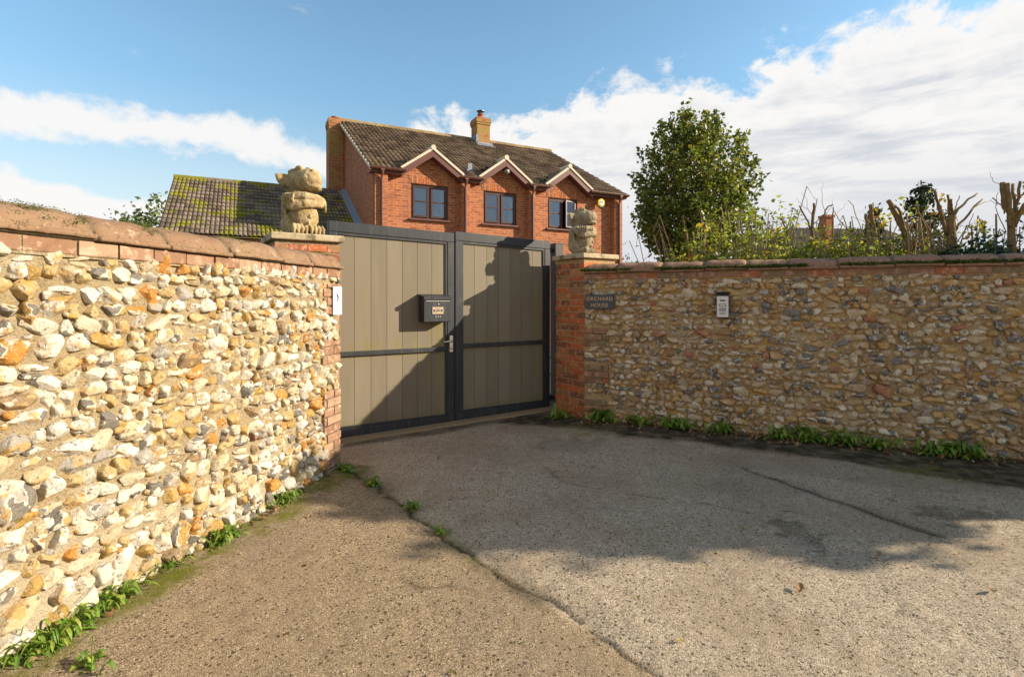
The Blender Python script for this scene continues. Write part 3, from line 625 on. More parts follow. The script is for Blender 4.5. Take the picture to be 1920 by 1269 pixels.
# ------------------------------------------------------------------ gargoyle statues: one carved body each
def statue(label, cat, loc, rz, scale, m, ears=1, head_turn=0., fat=1.):
    mb = MB()
    mb.ell((0, 0, .010), (.165, .15, .018))
    mb.ell((0, .03, .19), (.105*fat, .10, .16)); mb.ell((0, -.075, .165), (.118*fat, .105, .122)); mb.ell((0, .02, .30), (.11, .09, .06))
    for s in (-1, 1):
        mb.ell((s*.085, -.045, .045), (.062, .10, .045)); mb.ell((s*.11, .04, .10), (.05, .085, .085)); mb.ell((s*.135, .075, .20), (.022, .05, .14)); mb.ell((s*.14, .09, .11), (.018, .04, .06))
        for k in range(4): mb.tube([(s*.085+(k-1.5)*.036, -.125, .085), (s*.085+(k-1.5)*.040, -.155, .058), (s*.085+(k-1.5)*.040, -.152, .012)], [.019, .018, .012], 8)
        mb.ell((s*.13, .01, .31), (.06, .065, .055))
    def arm(s, up):
        z1 = .288+up; mb.tube([(s*.135, .0, .315), (s*.16, -.05, z1), (s*.145, -.115, z1-.012), (s*.06, -.175, z1), (-s*.06, -.185, z1+.012), (-s*.14, -.135, z1+.018)], [.05, .048, .046, .043, .037, .032], 10)
        for k in range(4):
            q = -s*(.132+.013*k); mb.tube([(q, -.14+.022*k, z1+.036), (q-s*.028, -.16+.026*k, z1+.020), (q-s*.032, -.16+.028*k, z1-.038)], [.0125, .0125, .009], 7)
    arm(1, .016); arm(-1, -.030)
    mb.ell((0, .0, .35), (.10, .09, .06))
    Hd = Matrix.Translation((0, .01, .435)) @ Matrix.Rotation(head_turn, 4, 'Z') @ Matrix.Rotation(R(-12), 4, 'X') @ Matrix.Diagonal((1.08, 1.12, 1.08, 1))
    mb.ell((0, .02, .02), (.118, .115, .112), Hd); mb.ell((0, -.06, .005), (.118, .10, .108), Hd); mb.ell((0, -.115, -.002), (.108, .085, .092), Hd); mb.ell((0, -.15, -.004), (.085, .065, .07), Hd)
    mb.ell((0, -.175, .055), (.038, .022, .018), Hd); mb.ell((0, -.13, -.07), (.085, .075, .022), Hd)
    for s in (-1, 1):
        mb.ell((s*.048, -.055, .112), (.030, .034, .024), Hd); mb.ell((s*.050, -.085, .098), (.024, .016, .020), Hd); mb.ell((s*.030, -.190, .05), (.013, .012, .012), Hd)
        mb.ell((s*.065, .015, .108), (.026, .045, .02), Hd)
        if ears:
            for q in range(5):
                z_ = -.045+.02*q; mb.tube([(s*.09, .03, z_+.03), (s*.14, .06, z_*.9+.045), (s*(.175+.004*q), .078, z_*.6+.06)], [.02, .017, .010], 8, M=Hd)
    mb.tube([(0, -.165, .165), (0, -.194, .155)], [.019, .016], 8)
    for k, zz in enumerate((.215, .105, .085)): mb.ell((.012*(-1)**k, -.172+.02*abs(k-1), zz), (.012, .012, .012))
    tmp = mb.build('statue_form', m); tmp.scale = (1, 1, 1)
    md = tmp.modifiers.new('r', 'REMESH'); md.mode = 'VOXEL'; md.voxel_size = .0048; md.use_smooth_shade = True
    sm = tmp.modifiers.new('s', 'SMOOTH'); sm.factor = .5; sm.iterations = 1
    dg = bpy.context.evaluated_depsgraph_get(); me = bpy.data.meshes.new_from_object(tmp.evaluated_get(dg)); bpy.data.objects.remove(tmp)
    me.name = 'gargoyle_statue'; nv = len(me.vertices); co = np.empty(nv*3, np.float32); me.vertices.foreach_get('co', co); co = co.reshape(-1, 3)
    co = co*np.array([.89, .92, 1.03])*scale
    for i in range(nv):
        q = Vector(co[i].tolist()); k = mnoise.noise(q*26)*.004+mnoise.noise(q*70)*.002; nn = me.vertices[i].normal; co[i] += np.array(nn)*k
    me.vertices.foreach_set('co', co.ravel()); me.update(); me.polygons.foreach_set('use_smooth', np.ones(len(me.polygons), bool))
    if not me.materials: me.materials.append(m)
    o = bpy.data.objects.new('gargoyle_statue', me); C.objects.link(o); o.location = loc; o.rotation_euler = (0, 0, rz); return tag(o, label, cat, 'stone gargoyles on the gate pillars')
lc = A-gu*.27+gp*.26; statue('stocky cream stone gargoyle with crossed arms on the left gate pillar', 'statue', (lc.x, lc.y, zL-.002), R(47), 1.04, M_ST1, 1, R(14), 1.08)
rc = B+gu*.17+gp*.27; statue('smaller grey stone gargoyle in profile on the right gate pillar', 'statue', (rc.x, rc.y, zR-.002), R(58), .97, M_ST2, 1, R(10))

# ------------------------------------------------------------------ gate posts, leaves, letter box
def gthing(name, label, cat, s, group=None):
    p = G0+gu*s; return thing(name, label, cat, (p.x, p.y, .017*s), GA, group)
GPG = 'double gate leaves'
def leaf(label, s0, s1, hinge_left, boards, tints):
    """local x along the gate, y backwards, z up"""
    o = gthing('gate_leaf', label, 'gate', s0, GPG); w = s1-s0; zb, zt = .012, 2.215
    f = MB(); f.box(0, w, 0, .06, zt-.105, zt); f.box(0, w, 0, .06, zb, zb+.105); f.box(0, .085, 0, .06, zb+.105, zt-.105); f.box(w-.085, w, 0, .06, zb+.105, zt-.105)
    fo = f.build('frame', M_STEEL, o); bevel(fo, .006)
    li = MB(); a, b_ = .085, w-.085; c_, d_ = zb+.105, zt-.105
    li.box(a, b_, .006, .03, d_-.028, d_-.002); li.box(a, b_, .006, .03, c_+.002, c_+.026); li.box(a, a+.024, .006, .03, c_+.026, d_-.028); li.box(b_-.024, b_, .006, .03, c_+.026, d_-.028)
    bevel(li.build('glazing_bead', M_STEEL, fo), .003)
    pb = MB(); xs = np.linspace(a+.01, b_-.01, boards+1)
    for k in range(boards): pb.box(xs[k]+.002, xs[k+1]-.002, .022, .045, c_+.005, d_-.005, bev=.002)
    pb.build('board_panel', M_BOARD, o)
    bevel(MB().box(a+.02, b_-.02, -.004, .022, .875, .925).build('mid_rail', M_STEEL, o), .004)
    for ch in [c for c in o.children]+[c for k in o.children for c in k.children]:
        for v in ch.data.vertices:                      # the top rail stays level while the foot follows the rising ground
            if v.co.z > 1.2: v.co.z += (.070-.026*(v.co.x+s0))*(v.co.z-1.2)/1.015
    return o, w
gl_, wL = leaf('left gate leaf of pale brown boards carrying the black letter box', -.13, 1.302, True, 7, None)
gr_, wR = leaf('right gate leaf of brown boards half in the gargoyle shadow', 1.318, 2.70, False, 7, None)
h = MB(); h.box(wL-.062, wL-.022, -.012, .0, .86, 1.055, bev=.004); lk = h.build('lock_plate', M_CHROME, gl_)
MB().tube([(wL-.042, -.012, .99), (wL-.042, -.055, .99)], .011, 10).tube([(wL-.036, -.052, .99), (wL-.09, -.056, .99), (wL-.155, -.052, .985)], [.011, .010, .009], 10).build('lever_handle', M_CHROME, lk, True)
MB().tube([(wL-.042, -.016, .90), (wL-.042, -.010, .90)], .014, 12).build('key_cylinder', M_BRASS, lk)
def hinge(o, x, zz, s):
    m_ = MB(); m_.box(x-.012, x+.012, .015, .045, zz-.05, zz+.05); m_.tube([(x-s*.02, .03, zz), (x+s*.09, .03, zz)], .012, 8); m_.tube([(x+s*.035, .03, zz-.03), (x+s*.035, .03, zz+.03)], .02, 10); m_.tube([(x+s*.055, .03, zz-.016), (x+s*.055, .03, zz+.016)], .024, 6)
    m_.build('hinge', M_BLACK, o)
for zz in (2.10, .16): hinge(gr_, wR, zz, 1); hinge(gl_, 0, zz, -1)
for s0, lab in ((-.345, 'dark steel gate post hidden behind the left pillar'), (2.765, 'dark square steel gate post rising behind the right pillar cap')):
    o = gthing('gate_post', lab, 'post', s0, 'steel gate posts'); H = 2.16
    bevel(MB().box(0, .13, -.03, .09, -.05, H).build('shaft', M_STEELW, o), .004); MB().box(-.004, .134, -.034, .094, H, H+.008, bev=.002).build('post_cap', M_STEEL, o)
# letter box: hooded metal box on the left leaf
o = gthing('letter_box', 'black metal letter box with hooded lid fixed to the left gate leaf', 'letter box', .865)
lb = MB(); lb.prism([(0, 1.205), (.335, 1.205), (.335, 1.47), (0, 1.47)], -.135, .02); bevel(lb.build('body', M_STEEL, o), .006)
ld = MB(); v = [(-.012, .02, 1.505), (.347, .02, 1.505), (.347, -.158, 1.478), (-.012, -.158, 1.478)]
ld.add(v+[(x, y, z+.012) for x, y, z in v], [[0, 1, 2, 3], [7, 6, 5, 4], [0, 4, 5, 1], [1, 5, 6, 2], [2, 6, 7, 3], [3, 7, 4, 0]])
ld.box(-.010, .345, -.156, -.149, 1.452, 1.480); ld.box(.0, .335, -.136, .02, 1.470, 1.4795); ldo = bevel(ld.build('lid', M_STEEL, o), .003)
MB().box(.02, .315, -.1395, -.136, 1.436, 1.446, bev=.001).build('slot_flap', M_SILV, o)
MB().tube([(.175, -.142, 1.405), (.175, -.134, 1.405)], .010, 14).build('lock_barrel', M_CHROME, o)
pl = MB(); pl.box(.10, .235, -.141, -.134, 1.292, 1.372, bev=.002); pl = pl.build('name_plate', M_CREAMP, o)
q = MB(); q.box(.112, .132, -.1425, -.139, 1.318, 1.346); q.box(.203, .223, -.1425, -.139, 1.318, 1.346); q.box(.142, .193, -.1425, -.139, 1.326, 1.338); q.box(.150, .185, -.1425, -.139, 1.346, 1.351); q.box(.146, .170, -.1425, -.139, 1.311, 1.316)
q.build('plate_print', M_INK, pl)
q = MB()
for xx in (.145, .172, .20): q.tube([(xx, -.139, 1.265), (xx, -.134, 1.265)], .0055, 10)
q.build('rivet', M_SILV, o)

# ------------------------------------------------------------------ things fixed to the walls
def text(body, size, m, name, parent, x, y, z, spacing=1.1, depth=.002, flip=False):
    cu = bpy.data.curves.new(name, 'FONT'); cu.body = body; cu.size = size; cu.align_x = 'CENTER'; cu.align_y = 'CENTER'; cu.space_character = spacing; cu.extrude = depth
    tmp = bpy.data.objects.new(name+'_src', cu); C.objects.link(tmp); dg = bpy.context.evaluated_depsgraph_get()
    me = bpy.data.meshes.new_from_object(tmp.evaluated_get(dg)); bpy.data.objects.remove(tmp)
    me.transform(Matrix.Translation((x, y, z)) @ Matrix.Rotation(R(90), 4, 'X')); me.materials.clear(); me.materials.append(m)
    o = bpy.data.objects.new(name, me); C.objects.link(o); o.parent = parent; return o
# house name slate, on the shaded wall next to the pillar
p = B+RW*.03; ns = thing('name_sign', 'grey slate house sign with gold lettering beside the right pillar', 'sign', (p.x, p.y, 0), RA)
bevel(MB().box(0, .335, -.062, -.035, 1.36, 1.528).build('slate_plate', M_SLATE, ns), .003)
text('ORCHARD', .060, M_GOLD, 'lettering', ns, .168, -.0625, 1.478, 1.12); text('HOUSE', .060, M_GOLD, 'lettering', ns, .168, -.0625, 1.403, 1.12)
for xx in (.04, .29): MB().tube([(xx, -.04, 1.44), (xx, .02, 1.44)], .01, 8).build('fixing', M_BLACK, ns)
# intercom
p = B+RW*1.475; ic = thing('intercom', 'black door intercom with silver keypad panel on the shaded flint wall', 'intercom', (p.x, p.y, 0), RA)
bevel(MB().box(0, .125, -.125, .01, 1.275, 1.535).build('housing', M_BLACK, ic), .01, 3)
bevel(MB().box(-.012, .137, -.150, .01, 1.535, 1.552).build('rain_hood', M_BLACK, ic), .004)
fp = bevel(MB().box(.005, .120, -.134, -.124, 1.282, 1.505).build('front_panel', M_SILV, ic), .003)
MB().box(.035, .088, -.137, -.133, 1.452, 1.466, bev=.001).build('camera_window', M_BLACK, fp)
q = MB(); q.box(.028, .096, -.1365, -.133, 1.396, 1.424, bev=.001); q.build('call_button', M_INK, fp); MB().box(.034, .090, -.139, -.136, 1.402, 1.418, bev=.001).build('button_face', M_SILV, fp)
q = MB()
for k in range(5): q.box(.026, .098, -.1355, -.133, 1.345+k*.008, 1.349+k*.008)
for k in range(4): q.box(.032, .092, -.1355, -.133, 1.312+k*.006, 1.3145+k*.006)
q.build('speaker_grille', M_INK, fp)
# white notice on the end of the sunlit wall
p = A+LW*.012; nt = thing('notice', 'small white notice with black printing on the end of the sunlit wall', 'notice', (p.x, p.y, 0), LA+math.pi)
# local x runs away from the camera, local y into the wall
bevel(MB().box(-.145, -.005, -.032, -.022, 1.335, 1.575).build('board', M_WHITE, nt), .002)
q = MB(); yq0, yq1 = -.0335, -.0315
for (x0, x1, z0, z1) in ((-.105, -.088, 1.508, 1.520), (-.096, -.066, 1.488, 1.512), (-.084, -.058, 1.474, 1.496), (-.088, -.066, 1.458, 1.476), (-.094, -.078, 1.442, 1.458)): q.box(x0, x1, yq0, yq1, z0, z1, bev=.0007)
q.build('figure_print', M_INK, nt)
q = MB(); rd = random.Random(8)
for z in (1.432, 1.424, 1.405, 1.397, 1.382):
    xx = -.115
    while xx < -.04: e = xx+rd.uniform(.004, .011); q.box(xx, e, yq0+.0003, yq1, z, z+.0045); xx = e+.003
q.build('printed_lines', M_INKP, nt)

# ------------------------------------------------------------------ the house
hs = thing('brick_house', 'red brick house with three small gables and mossy tiled roof', 'house', H0, HA)
ZE, ZR, TR = 5.20, 7.95, 5.10; S0, S1 = .10, 8.62; slope = (ZR-ZE)/TR
gab = [(1.75, .86), (4.10, .82), (6.42, .83)]; GH = .60
wins = [(1.18, 2.30), (3.46, 4.60), (5.76, 6.90)]; WZ0, WZ1 = 3.84, 4.85
w = MB()
def facade(s0, s1, y):
    ss = sorted({s0, s1}|{q for a in wins for q in a if s0 < q < s1}); zs = [-.2, WZ0, WZ1, ZE]
    for a, b_ in zip(ss[:-1], ss[1:]):
        for c_, d_ in zip(zs[:-1], zs[1:]):
            if any(abs(a-q[0]) < 1e-6 for q in wins) and abs(c_-WZ0) < 1e-6: continue
            w.quad((a, y, c_), (b_, y, c_), (b_, y, d_), (a, y, d_))
WY = .12
facade(S0, S1, WY)
for a, b_ in wins:                          # reveals
    for p0, p1 in (((a, WZ0), (a, WZ1)), ((a, WZ1), (b_, WZ1)), ((b_, WZ1), (b_, WZ0)), ((b_, WZ0), (a, WZ0))):
        w.quad((p0[0], WY, p0[1]), (p1[0], WY, p1[1]), (p1[0], WY+.22, p1[1]), (p0[0], WY+.22, p0[1]))
for c_, hw in gab: w.add([(c_-hw, WY, ZE), (c_+hw, WY, ZE), (c_, WY, ZE+GH)], [[0, 1, 2]])
for a, b_ in ((S0, .46), (2.66, 2.92), (4.95, 5.17), (8.30, S1)): w.box(a, b_, -.10, WY-.002, -.2, ZE-.12)   # piers between the bays
w.quad((S0, 0, -.2), (S0, 2*TR, -.2), (S0, 2*TR, ZE), (S0, 0, ZE)); w.add([(S0, 0, ZE), (S0, TR, ZR-.06), (S0, 2*TR, ZE)], [[0, 1, 2]])
w.quad((S1, 0, -.2), (S1, 2*TR, -.2), (S1, 2*TR, ZE), (S1, 0, ZE)); w.add([(S1, 0, ZE), (S1, TR, ZR-.06), (S1, 2*TR, ZE)], [[0, 1, 2]])
w.quad((S0, 2*TR, -.2), (S1, 2*TR, -.2), (S1, 2*TR, ZE), (S0, 2*TR, ZE))
wall = w.build('wall', M_HB, hs)
for a, b_ in wins:                          # soldier course above, tiled sill below
    q = MB(); l = a-.06
    while l < b_+.05: q.box(l, l+.062, WY-.006-random.uniform(0, .003), WY+.05, WZ1+.012, WZ1+.225, bev=.003); l += .073
    q.build('lintel', M_BR, wall)
    MB().box(a-.08, b_+.08, WY-.085, WY+.03, WZ0-.055, WZ0-.004, bev=.006).build('sill', M_FASC, wall)
def tiles(mb, f, s0, s1, t0, t1, tw, tl, amp, skip=None, seed=0, thick=.02, tilt=.03):
    """f(s,t) -> point; tiles laid in courses from t0 up to t1"""
    rd = random.Random(seed); nr = int(round((t1-t0)/tl)); tl = (t1-t0)/nr; nc = int(round((s1-s0)/tw)); tw = (s1-s0)/nc
    e = 1e-3; o = f(s0, t0); ds = (f(s0+e, t0)-o)/e; dt = (f(s0, t0+e)-o)/e; N = ds.cross(dt).normalized(); N = N if N.z > 0 else -N
    for r in range(nr):
        for c in range(nc):
            a = s0+c*tw; tb = t0+r*tl
            if skip and skip(a+tw/2, tb+tl/2): continue
            jt = rd.uniform(-.012, .012); lift = tilt+rd.uniform(-.006, .008); vs = []; n = 7
            for (tt, up) in ((tb+jt, lift), (tb+tl*1.12, .004)):
                for k in range(n):
                    u = k/(n-1); prof = amp*(abs(math.sin(math.pi*2*u))**.7*(1 if True else 0)); vs.append(f(a+u*tw, tt)+N*(prof+up))
            for k in range(n): vs.append(vs[k]-N*thick-0*ds)
            fs = [[k, k+1, n+k+1, n+k] for k in range(n-1)]+[[2*n+k, 2*n+k+1, k+1, k] for k in range(n-1)]
            mb.add(vs, fs)
def mainroof(s, t): return Vector((s, t, ZE+slope*t))
def in_gable(s, t):
    for c_, hw in gab:
        if t < 1.1 and ZE+GH+.02-(GH/hw)*abs(s-c_) > ZE+slope*t+.03 and abs(s-c_) < hw: return True
    return False
rt = MB(); tiles(rt, mainroof, -.04, 8.78, -.20, TR-.05, .30, .325, .045, in_gable, 2, .025, .042)
roof = rt.build('roof', M_TILE, hs)
q = MB()                                    # boarding under the tiles and the far slope
q.quad((0, 1.0, ZE+slope*1.0-.03), (8.74, 1.0, ZE+slope*1.0-.03), (8.74, TR, ZR-.03), (0, TR, ZR-.03)); q.quad((0, 2*TR+.2, ZE-slope*.2), (8.74, 2*TR+.2, ZE-slope*.2), (8.74, TR, ZR-.02), (0, TR, ZR-.02))
seg = [(-.04, .90), (2.60, 3.28), (4.92, 5.59), (7.25, 8.78)]
q.quad((0, WY+.03, ZE+slope*(WY+.03)-.03), (8.74, WY+.03, ZE+slope*(WY+.03)-.03), (8.74, 1.0, ZE+slope-.03), (0, 1.0, ZE+slope-.03))
for a, b_ in seg: q.quad((a, -.18, ZE-slope*.18-.03), (b_, -.18, ZE-slope*.18-.03), (b_, WY+.03, ZE+slope*(WY+.03)-.03), (a, WY+.03, ZE+slope*(WY+.03)-.03))
q.build('roof_deck', M_TILE, roof)
q = MB(); k = 0; x = -.04
while x < 8.74: q.tube([(x, TR-.01, ZR+.01), (x+.44, TR-.01, ZR+.014+random.uniform(-.006, .006))], .105, 10); x += .445
q.build('ridge_tile', m_tile('ridge_clay', (.22, .155, .085), (.34, .25, .14), (.12, .09, .05), .7, .55), roof)
for sx in (-.06, 8.78):                     # verge: pale mortar edge with undercloak
    q = MB(); q.add([(sx, -.2, ZE-slope*.2-.055), (sx, TR, ZR-.06), (sx, TR, ZR+.03), (sx, -.2, ZE-slope*.2+.03), (sx+.045, -.2, ZE-slope*.2-.055), (sx+.045, TR, ZR-.06), (sx+.045, TR, ZR+.03), (sx+.045, -.2, ZE-slope*.2+.03)], [[0, 1, 2, 3], [7, 6, 5, 4], [3, 2, 6, 7], [0, 4, 5, 1], [0, 3, 7, 4]])
    q.build('verge', M_VERGE, roof)
for c_, hw in gab:                          # three little gable roofs with bargeboards and pale verges
    g = MB(); f1 = lambda s, t, c_=c_, hw=hw: Vector((c_-s*1.0, -.14+t, ZE+GH+.06-(GH/hw)*s)); f2 = lambda s, t, c_=c_, hw=hw: Vector((c_+s*1.0, -.14+t, ZE+GH+.06-(GH/hw)*s))
    for f in (f1, f2):
        ze = 1.25; g.add([f(0, 0), f(hw+.06, 0), f(hw+.06, ze), f(0, ze)], [[0, 1, 2, 3]])
    go = g.build('gable_roof', M_TILE, roof)
    for s in (-1, 1):
        sl = GH/hw; Hh = hw+.07
        def rk(u, dz): return (c_+s*u, ZE+GH+.05-sl*u+dz)
        q = MB(); q.prism([rk(0, -.24), rk(Hh, -.24), rk(Hh, -.045), rk(0, -.045)], -.165, -.135); q.prism([rk(0, -.235), rk(Hh, -.235), rk(Hh, -.20), rk(0, -.20)], -.135, WY-.002); q.build('bargeboard', M_FASC, go)
        q = MB(); q.prism([rk(0, -.045), rk(Hh+.02, -.045), rk(Hh+.02, .035), rk(0, .035)], -.19, -.02); q.build('verge_coping', M_VERGE, go)
    MB().tube([(c_, -.205, ZE+GH+.07), (c_, .35, ZE+GH+.07)], .075, 12).build('ridge_end', M_VERGE, go)
for a, b_ in seg:
    q = MB(); q.box(a, b_, -.155, -.13, ZE-.20, ZE-.06); q.box(a, b_, -.13, WY-.001, ZE-.20, ZE-.175); q.build('fascia', M_FASC, roof)
    q = MB(); n = 8; vs = []; 
    for xx in (a-.03, b_+.03):
        for k in range(n+1): an = math.pi*k/n; vs.append((xx, -.225-.062*math.cos(an), ZE-.075-.062*math.sin(an)))
    q.add(vs, [[k, k+1, n+2+k, n+1+k] for k in range(n)]+[list(range(n+1)), list(range(2*n+1, n, -1))]); q.add([(x, y-.0, z+.006) for x, y, z in vs], [[n+1+k, n+2+k, k+1, k] for k in range(n)])
    q.box(a-.03, b_+.03, -.292, -.283, ZE-.085, ZE-.066); q.build('gutter', M_FASC, roof)
for s in (.28, 2.76, 5.05, 8.47):
    q = MB(); q.tube([(s, -.225, ZE-.13), (s, -.225, ZE-.20), (s, -.16, ZE-.30), (s, -.145, ZE-.40), (s, -.145, 0)], .036, 10)
    for zz in (ZE-.42, 3.4, 1.6): q.tube([(s, -.145, zz-.04), (s, -.145, zz+.04)], .045, 10)
    q.box(s-.05, s+.05, -.275, -.18, ZE-.17, ZE-.11, bev=.008); q.build('downpipe', M_PIPE, hs, False)
for wi, (a, b_) in enumerate(wins):
    f = MB(); y0, y1 = WY+.045, WY+.10; e = .05; mid = (a+b_)/2; zm = (WZ0+WZ1)/2+.01
    f.box(a, b_, y0, y1, WZ0, WZ0+e); f.box(a, b_, y0, y1, WZ1-e, WZ1); f.box(a, a+e, y0, y1, WZ0+e, WZ1-e); f.box(b_-e, b_, y0, y1, WZ0+e, WZ1-e); f.box(mid-.035, mid+.035, y0, y1, WZ0+e, WZ1-e)
    wo = f.build('window', M_MAHO, hs)
    def sash(x0, x1, name, M=None, mm=M_MAHO):
        q = MB(); z0, z1 = WZ0+e+.003, WZ1-e-.003; q.box(x0, x1, WY+.02, WY+.07, z0, z0+.05, M); q.box(x0, x1, WY+.02, WY+.07, z1-.05, z1, M); q.box(x0, x0+.05, WY+.02, WY+.07, z0+.05, z1-.05, M); q.box(x1-.05, x1, WY+.02, WY+.07, z0+.05, z1-.05, M); q.box(x0+.05, x1-.05, WY+.024, WY+.066, zm-.018, zm+.018, M)
        q.build(name, mm, wo)
        g = MB(); g.box(x0+.05, x1-.05, WY+.042, WY+.048, z0+.05, z1-.05, M); g.build('pane', M_GLASS, wo)
    sash(a+e+.003, mid-.038, 'casement')
    if wi == 2:                             # this casement stands open, hinged on its right
        X = Matrix.Translation((b_-e, WY+.03, 0)) @ Matrix.Rotation(R(15), 4, 'Z') @ Matrix.Translation((-(b_-e), -WY-.03, 0)); sash(mid+.038, b_-e-.003, 'open_casement', X)
    else: sash(mid+.038, b_-e-.003, 'casement')
    q = MB(); q.box(a-.3, b_+.3, 1.6, 1.62, WZ0-.6, WZ1+.2); q.box(a-.3, a-.28, .36, 1.6, WZ0-.6, WZ1+.2); q.box(b_+.28, b_+.3, .36, 1.6, WZ0-.6, WZ1+.2); q.box(a-.3, b_+.3, .36, 1.6, WZ1+.2, WZ1+.22); q.box(a-.3, b_+.3, .36, 1.6, WZ0-.62, WZ0-.6)
    q.build('room', M_ROOM, wo)
    for (c0, c1) in ((b_-.20, b_-.03),)+(((a+.03, a+.12),) if wi == 1 else ()):
        q = MB(); n = 10
        for k in range(n): u0 = c0+(c1-c0)*k/n; u1 = c0+(c1-c0)*(k+1)/n; y0_, y1_ = .245+.02*(k % 2), .245+.02*((k+1) % 2); q.quad((u0, y0_, WZ0), (u1, y1_, WZ0), (u1, y1_, WZ1), (u0, y0_, WZ1))
        q.build('curtain', M_CURT, wo)
    if wi == 0: q = MB(); q.tube([(mid+.27, .40, WZ0+.02), (mid+.27, .40, WZ0+.22), (mid+.27, .40, WZ0+.30), (mid+.27, .40, WZ0+.36)], [.17, .15, .06, .01], 14); tag(q.build('table_lamp', M_CURT, None, True), 'white pointed shade standing inside the leftmost upstairs window', 'lamp'); o = bpy.data.objects['table_lamp']; o.location = H0; o.rotation_euler = (0, 0, HA)
# roof chimney
def chimney(name, x0, x1, y0, y1, zb, zt, parent, pot, cowl, k=.75):
    q = MB(); q.box(x0, x1, y0, y1, zb, zt-.16); q.box(x0-.035*k, x1+.035*k, y0-.035*k, y1+.035*k, zt-.158, zt-.08); q.box(x0-.06*k, x1+.06*k, y0-.06*k, y1+.06*k, zt-.078, zt+.05); q.box(x0-.03*k, x1+.03*k, y0-.03*k, y1+.03*k, zt+.052, zt+.12)
    c = q.build(name, M_CHIM, parent)
    cx, cy = (x0+x1)/2, (y0+y1)/2; z = zt+.12
    MB().tube([(cx, cy, z-.02), (cx, cy, z+.05)], [.20, .13], 12).build('flaunching', M_CONC, c)
    MB().tube([(cx, cy, z+.02), (cx, cy, z+.04), (cx, cy, z+pot-.04), (cx, cy, z+pot-.04), (cx, cy, z+pot)], [.135, .125, .105, .13, .13], 14).build('pot', M_TERR, c)
    if cowl: 
        q = MB(); q.tube([(cx, cy, z+pot), (cx, cy, z+pot+.06)], .07, 10); q.tube([(cx, cy, z+pot+.10), (cx, cy, z+pot+.12), (cx, cy, z+pot+.15)], [.16, .16, .05], 14)
        for k in range(4): q.tube([(cx+.09*math.cos(k*1.57), cy+.09*math.sin(k*1.57), z+pot), (cx+.12*math.cos(k*1.57), cy+.12*math.sin(k*1.57), z+pot+.11)], .01, 5)
        q.build('cowl', M_BLACK, c)
    return c
ch = chimney('chimney', 5.13, 5.68, 4.50, 5.10, ZR-.8, 8.62, roof, .22, True)
q = MB(); q.box(5.06, 5.75, 4.40, 4.499, ZE+slope*4.38+.0, ZE+slope*4.38+.16); q.add([(5.0, 4.1, ZE+slope*4.1+.075), (5.8, 4.1, ZE+slope*4.1+.075), (5.75, 4.5, ZE+slope*4.5+.08), (5.06, 4.5, ZE+slope*4.5+.08)], [[0, 1, 2, 3]]); q.box(5.05, 5.129, 4.4, 5.1, ZR-.5, ZR+.06); q.build('flashing', M_LEAD, ch)
chimney('chimney', S0-.52, S0-.02, TR-.36, TR+.34, -.2, 7.80, hs, .14, False, .45)
# small roof vent, wall light under the middle gable
q = MB(); q.box(3.02, 3.24, .38, .62, ZE+slope*.5, ZE+slope*.5+.05); q.box(3.06, 3.2, .40, .44, ZE+slope*.5+.05, ZE+slope*.5+.24); q.build('roof_vent', M_LEAD, roof)
fl = thing('flood_light', 'grey security light on the brickwork under the middle gable', 'light', H0, HA)
MB().tube([(4.06, 0, 5.50), (4.06, -.10, 5.50), (4.06, -.20, 5.47)], .018, 8).build('bracket', M_BLACK, fl)
q = MB(); q.tube([(4.06, -.17, 5.45), (4.06, -.26, 5.42), (4.06, -.33, 5.40)], [.045, .065, .07], 14); q.build('lamp_head', M_LAMP, fl, True)
al = thing('alarm_box', 'yellow hexagonal burglar alarm box high on the right end of the house', 'alarm', H0, HA)
def hexa(r, cz=4.80, cx=7.74): return [(cx+r*math.cos(R(30+60*k)), cz+r*math.sin(R(30+60*k))) for k in range(6)]
bevel(MB().prism(hexa(.155), -.10, -.001).build('case', M_YEL, al), .02, 3)
MB().prism(hexa(.078), -.108, -.099).build('face_plate', M_WHITE, al)
q = MB(); vs = [(7.74+r_*math.cos(a), -.112, 4.815+r_*math.sin(a)) for r_ in (.05, .028) for a in np.linspace(0, 2*math.pi, 17)[:-1]]
q.add(vs, [[k, (k+1) % 16, 16+(k+1) % 16, 16+k] for k in range(16)]); q.box(7.71, 7.77, -.1125, -.109, 4.807, 4.823); q.build('emblem', M_BLUE, al)
MB().box(7.67, 7.81, -.1095, -.09, 4.655, 4.70, bev=.004).build('strobe', M_GREEN, al)

# ------------------------------------------------------------------ annex with its mossy roof against the house
an = thing('annex', 'low outbuilding with mossy pantiled roof against the house gable', 'building', H0, HA)
AR, AT, AE = 5.29, 4.55, .75; asl = math.tan(R(29.5))
def aroof(s, t): return Vector((s, t, AR-asl*(AT-t)))
q = MB(); tiles(q, aroof, -5.02, .04, AE, AT-.02, .22, .25, .030, None, 6, .022, .034); ar = q.build('roof', M_TILE2, an)
MB().quad(aroof(-5, AE)-Vector((0, 0, .03)), aroof(.05, AE)-Vector((0, 0, .03)), aroof(.05, AT)-Vector((0, 0, .03)), aroof(-5, AT)-Vector((0, 0, .03))).quad((-5, AT, AR-.02), (.05, AT, AR-.02), (.05, 2*AT-AE, AR-asl*(AT-AE)), (-5, 2*AT-AE, AR-asl*(AT-AE))).build('roof_deck', M_TILE2, ar)
q = MB(); x = -5.03
while x < 0: q.tube([(x, AT, AR+.0), (min(x+.40, .05), AT, AR+.004)], .085, 10); x += .405
q.build('ridge_tile', M_TILE2, ar)
